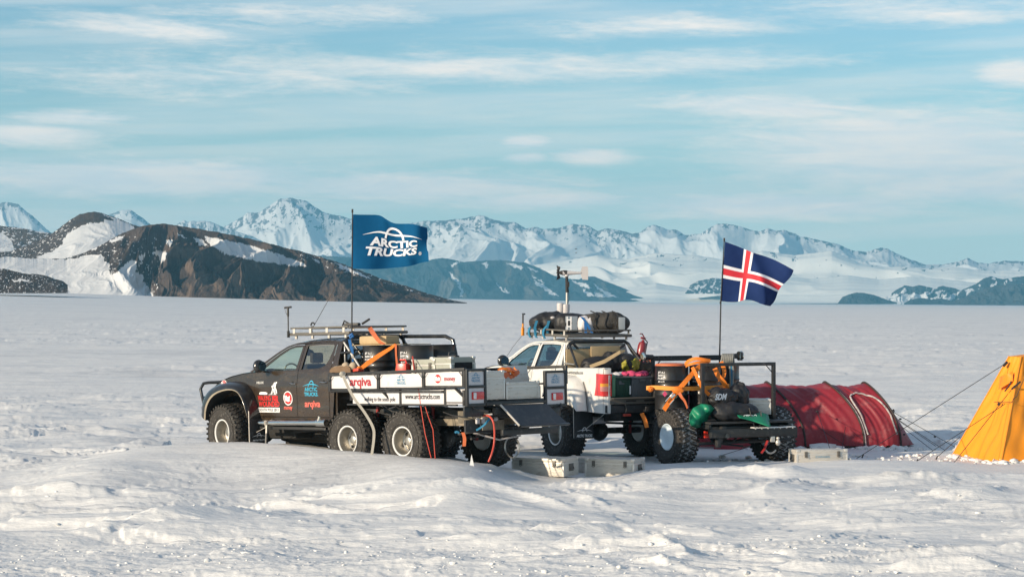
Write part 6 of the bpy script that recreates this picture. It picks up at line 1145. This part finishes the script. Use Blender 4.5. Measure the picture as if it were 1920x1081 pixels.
# ================================================================== TENTS
rt = thing('tunnel_tent', 'long dark red tunnel tent with arched hoops behind the trailer', 'tent', Matrix.Translation((7.2, 47.6, 0))); bpy.context.view_layer.update()
hoops = [(3.35, 47.3, .0, 1.26, 1.05), (4.0, 47.3, .0, 1.27, 1.1), (5.38, 47.35, .68, 1.27, 1.1), (6.62, 47.35, .66, 1.27, 1.1), (7.45, 47.4, .60, 1.26, 1.05)]
def hoop_pt(i_f, s_):      # i_f along the tunnel, s_ 0 near ground .. 1 far ground
    i0 = min(int(i_f), len(hoops) - 2); f_ = i_f - i0; h0, h1 = hoops[i0], hoops[i0 + 1]
    X, Y, ln, H_, W_ = [h0[k] * (1 - f_) + h1[k] * f_ for k in range(5)]
    sag = .05 * sin(pi * f_) * (.4 + .6 * sin(pi * s_)); a_ = pi * s_; rr = 1 - sag
    zz = H_ * (sin(a_) ** .72) * rr; yy = -cos(a_) * W_ * (1 - .0) * rr; lean = ln * (1 - sin(a_) ** 1.5) if s_ < .5 else -ln * .2 * (1 - sin(a_))
    wr = .012 * sin(14 * i_f + 9 * s_) * sin(pi * f_) + .008 * (abs(sin(17 * i_f - 9 * s_)) ** .6 - .6) * math.exp(-((s_ - .40) / .14) ** 2) * (f_ ** 1.5) + .008 * sin(40 * i_f + 22 * s_) * sin(pi * f_)
    return Vector((X + lean, Y + yy - wr, zz + wr + .02))
q = MB(); q.grid(lambda u, v: hoop_pt(u * 4 * .9999, v), 128, 60); wbuild(q, 'tent_canopy', 'tent', rt, ang=80)
for i_ in (2, 3, 4):
    q = MB(); q.tube([hoop_pt(i_ - .0001, s_) + Vector((0, -.015 * cos(pi * s_), .02 * sin(pi * s_))) for s_ in np.linspace(0, 1, 40)], .022, 8); wbuild(q, 'tent_hoop', 'tentdark', rt)
# vestibule end tapering to the ground
endp = Vector((8.35, 47.5, .0)); vent = P(1681, 770, 47.2)
def endf(u, v):
    a = hoop_pt(3.9999, u); apex = vent + Vector((0, .1, 0)) if False else None
    z_ = max(0, sin(pi * u)) ; tgt = Vector((8.42 - .05 * z_, 47.4 + (-cos(pi * u)) * .55, .0 + .52 * z_ ** 3 * (1 - v) + .02)); 
    p = a * (1 - v) + tgt * v; p.z += .05 * sin(pi * v) * z_; return p
q = MB(); q.grid(endf, 40, 16); q.add([P(1657, 755, 47.0), P(1675, 769, 46.9), P(1668, 779, 46.95), P(1666, 790, 47.0)], [(0, 1, 2, 3)]); wbuild(q, 'tent_vestibule', 'tent', rt, ang=80)
q = MB(); q.tube(smooth_pts(W3((1675, 767, 46.9), (1676, 771, 46.88), (1671, 778, 46.92), (1673, 784, 46.95))), .016, 6); wbuild(q, 'vent_edge', 'tentdark', rt)
# arched door between the last hoops
dl = []; 
for t_ in np.linspace(0, 1, 36):
    a_ = pi * t_; cx_ = 3.52; uu = cx_ - .40 * cos(a_) * (1 if abs(cos(a_)) < .9 else 1); ss = .03 + .28 * sin(a_) ** .45; dl.append((uu, ss))
q = MB(); q.tube([hoop_pt(u, s_) + Vector((.0, -.022, .012)) for u, s_ in dl], .019, 8); wbuild(q, 'door_zip', 'snowhem', rt)
q = MB(); q.tube([hoop_pt(3.03, s_) + Vector((.0, -.02, .01)) for s_ in np.linspace(.0, .30, 12)], .018, 8); wbuild(q, 'door_zip', 'snowhem', rt)
def guy(pts, root, r_=.006): q = MB(); q.tube(pts, r_, 5); wbuild(q, 'guy_line', 'cord', root)
for a_, b_ in (((1675, 772, 47), (1792, 838, 46.2)), ((1672, 778, 47), (1774, 845, 45.6)), ((1672, 779, 47), (1755, 836, 46.4)), ((1671, 784, 47), (1748, 843, 45.6)), ((1532, 770, 46.2), (1560, 852, 41.9)), ((1533, 800, 46.2), (1590, 838, 45.8)), ((1585, 800, 46.2), (1578, 846, 45.2)), ((1396, 840, 45), (1310, 866, 42.5))): guy(W3(a_, b_), rt)
gy = 'tent_toggle'
for c_ in ((1688, 785), (1753, 818), (1695, 814), (1532, 771), (1500, 800)): q = MB(); q.sph(P(c_[0], c_[1], 45.9 if c_[0] > 1600 else 46), (.03, .02, .02)); wbuild(q, 'guy_toggle', 'cord', rt)
q = MB(); q.bx(P(1702, 846, 45.5), (.14, .05, .03), (0, .3, .3), bev=.01); wbuild(q, 'tent_peg', 'cord', rt)
q = MB(); q.sph(P(1365, 843, 46.0), (.30, .15, .20), 20, nz=.05); tag(q.build('stuff_sack', 'tent', None, ang=80), 'rounded red sack lying in the shade beneath the trailer', 'sack')
# snow skirt heaped at the tent base
# yellow pyramid tent
yt = thing('pyramid_tent', 'tall bright yellow pyramid tent at the right edge with snow heaped round its base', 'tent', Matrix.Translation((9.9, 42.9, 0))); bpy.context.view_layer.update()
nr = Vector((9.08, 41.6, .0)); lf = Vector((8.58, 43.65, .0)); rt_ = Vector((11.15, 42.15, .0)); bk = lf + rt_ - nr; cen = (nr + lf + rt_ + bk) / 4; ZT = 1.95
def tpc(c_, k_): p = cen + (c_ - cen) * k_; return Vector((p.x, p.y, ZT))
def face(a, b, mi=0, n=26):
    def fn(u, v):
        base = a * (1 - u) + b * u; kk = .235; top = tpc(a, kk) * (1 - u) + tpc(b, kk) * u; p = base * (1 - v) + top * v
        nrm = (b - a).cross(Vector((0, 0, 1))).normalized(); s_ = sin(pi * u) * sin(pi * min(1, v * .9 + .1)); edge = 1 - abs(2 * u - 1) ** 6
        p = p - nrm * (.10 * s_ * (1 - v * .4)) * -1 * -1 + nrm * (.02 * sin(10 * u + 16 * v) * edge + .012 * sin(31 * u - 9 * v) * edge); 
        if v < .001: p.z -= .05
        return p
    return fn
q = MB()
for a, b_ in ((nr, rt_), (rt_, bk), (bk, lf), (lf, nr)): q.grid(face(a, b_), 26, 30)
tops = [tpc(nr, .235), tpc(rt_, .235), tpc(bk, .235), tpc(lf, .235)]; capc = Vector((cen.x, cen.y, ZT + .05)); o_ = len(q.v)
q.add(tops + [capc], [(0, 1, 4), (1, 2, 4), (2, 3, 4), (3, 0, 4)]); wbuild(q, 'tent_canopy', 'ytent', yt, ang=40)
for a in (nr, lf, rt_): q = MB(); q.tube([a, tpc(a, .235)], .018, 8); wbuild(q, 'tent_seam', 'ytentd', yt)
def onface(px, py, off=.04):        # point on the left face under a given direction
    d = (P(px, py, 43) - Vector((0, 0, CH))); a, b_, c_ = lf, nr, (tpc(nr, .235)); n_ = (b_ - a).cross(c_ - a).normalized(); t_ = (a - Vector((0, 0, CH))).dot(n_) / d.dot(n_); return Vector((0, 0, CH)) + d * (t_ - off / 43 * 1.6)
q = MB(); q.grid(lambda u, v: onface(1874 + 25 * u - 2 * v * (1 - u), 706 - 10 * u + v * (14 * (1 - u) + 10 + 8 * u) + 0, .05 + .12 * sin(pi * u) * (1 - v)), 10, 10); wbuild(q, 'vent_sleeve', 'ytentd', yt, ang=70)
q = MB(); q.tube([onface(x, y, .07) for x, y in ((1884, 733), (1889, 727), (1893, 722), (1896, 714))], .014, 6); q.tube([onface(x, y, .07) for x, y in ((1897, 729), (1902, 724), (1908, 720), (1913, 715))], .018, 6); q.tube([onface(x, y, .07) for x, y in ((1921, 708), (1912, 728), (1906, 743), (1900, 747), (1898, 753), (1864, 753))], .006, 6); q.bx(onface(1873, 757, .06), (.05, .02, .06), (0, .5, 0)); wbuild(q, 'tent_loop', 'cord', yt)
q = MB(); q.bx(P(1885, 682, 42.95), (.12, .05, .05), (0, -.8, 0), bev=.01); wbuild(q, 'guy_anchor', 'cord', yt)
for a_, b_ in (((1887, 680, 42.9), (1606, 859, 40.9)), (None, (1718, 865, 41.2)), ((1884, 757, 0), (1722, 862, 41.5)), ((1890, 738, 0), (1786, 870, 40.9)), ((1800, 818, 0), (1755, 858, 42))):
    if a_ is None: continue
    p0 = P(*a_) if a_[2] else onface(a_[0], a_[1], .03); guy([p0, P(*b_)], yt, .0065)
for c_ in ((1718, 864, 41.3), (1755, 858, 42), (1786, 870, 40.8), (1616, 855, 41.0)): q = MB(); q.tube([P(c_[0], c_[1] + 3, c_[2]), P(c_[0] + 3, c_[1] - 4, c_[2])], .014, 6); wbuild(q, 'tent_peg', 'cord', yt)
# snow blocks
bl = []
for i in range(150):
    t_ = rnd.random(); base = lf * (1 - t_) + nr * t_ if rnd.random() < .5 else nr * (1 - t_) + rt_ * t_
    x = base.x + rnd.gauss(-.05, .10); y = base.y - abs(rnd.gauss(.15, .12)); r_ = abs(rnd.gauss(.04, .025)) + .015; bl.append((x, y, gz(x, y) + r_ * .1, r_ * .9))
for i in range(150):
    x = rnd.uniform(3.2, 9.2); y = 41.9 + rnd.gauss(0, .5) + (1 if x > 6.5 else 0); r_ = abs(rnd.gauss(.025, .015)) + .01; bl.append((x, y, gz(x, y) + r_ * .3, r_))
for i in range(45): x = rnd.uniform(4.5, 8.4); y = 46.1 + rnd.gauss(0, .12); r_ = abs(rnd.gauss(.06, .04)) + .03; bl.append((x, y, gz(x, y) + r_ * .1, r_))
crumbs('snow_blocks', bl)
for o in (WH_BLACK, WH_PLAIN):
    for c_ in list(o.children): bpy.data.objects.remove(c_)
    bpy.data.objects.remove(o)
# ------------------------------------------------------------------ haze
hb = MB().bx((0, 3800, 215), (9000, 8400, 440)); hz = tag(hb.build('haze', SNOW, None, smooth=False), kind='stuff')
hm = bpy.data.materials.new('haze_air'); hm.use_nodes = True; nt = hm.node_tree; nt.nodes.clear(); pv_ = nt.nodes.new('ShaderNodeVolumePrincipled'); oo = nt.nodes.new('ShaderNodeOutputMaterial')
pv_.inputs['Color'].default_value = (.22, .68, 1.0, 1); pv_.inputs['Density'].default_value = .00012; pv_.inputs['Anisotropy'].default_value = .0; nt.links.new(pv_.outputs[0], oo.inputs['Volume'])
hz.data.materials.clear(); hz.data.materials.append(hm)
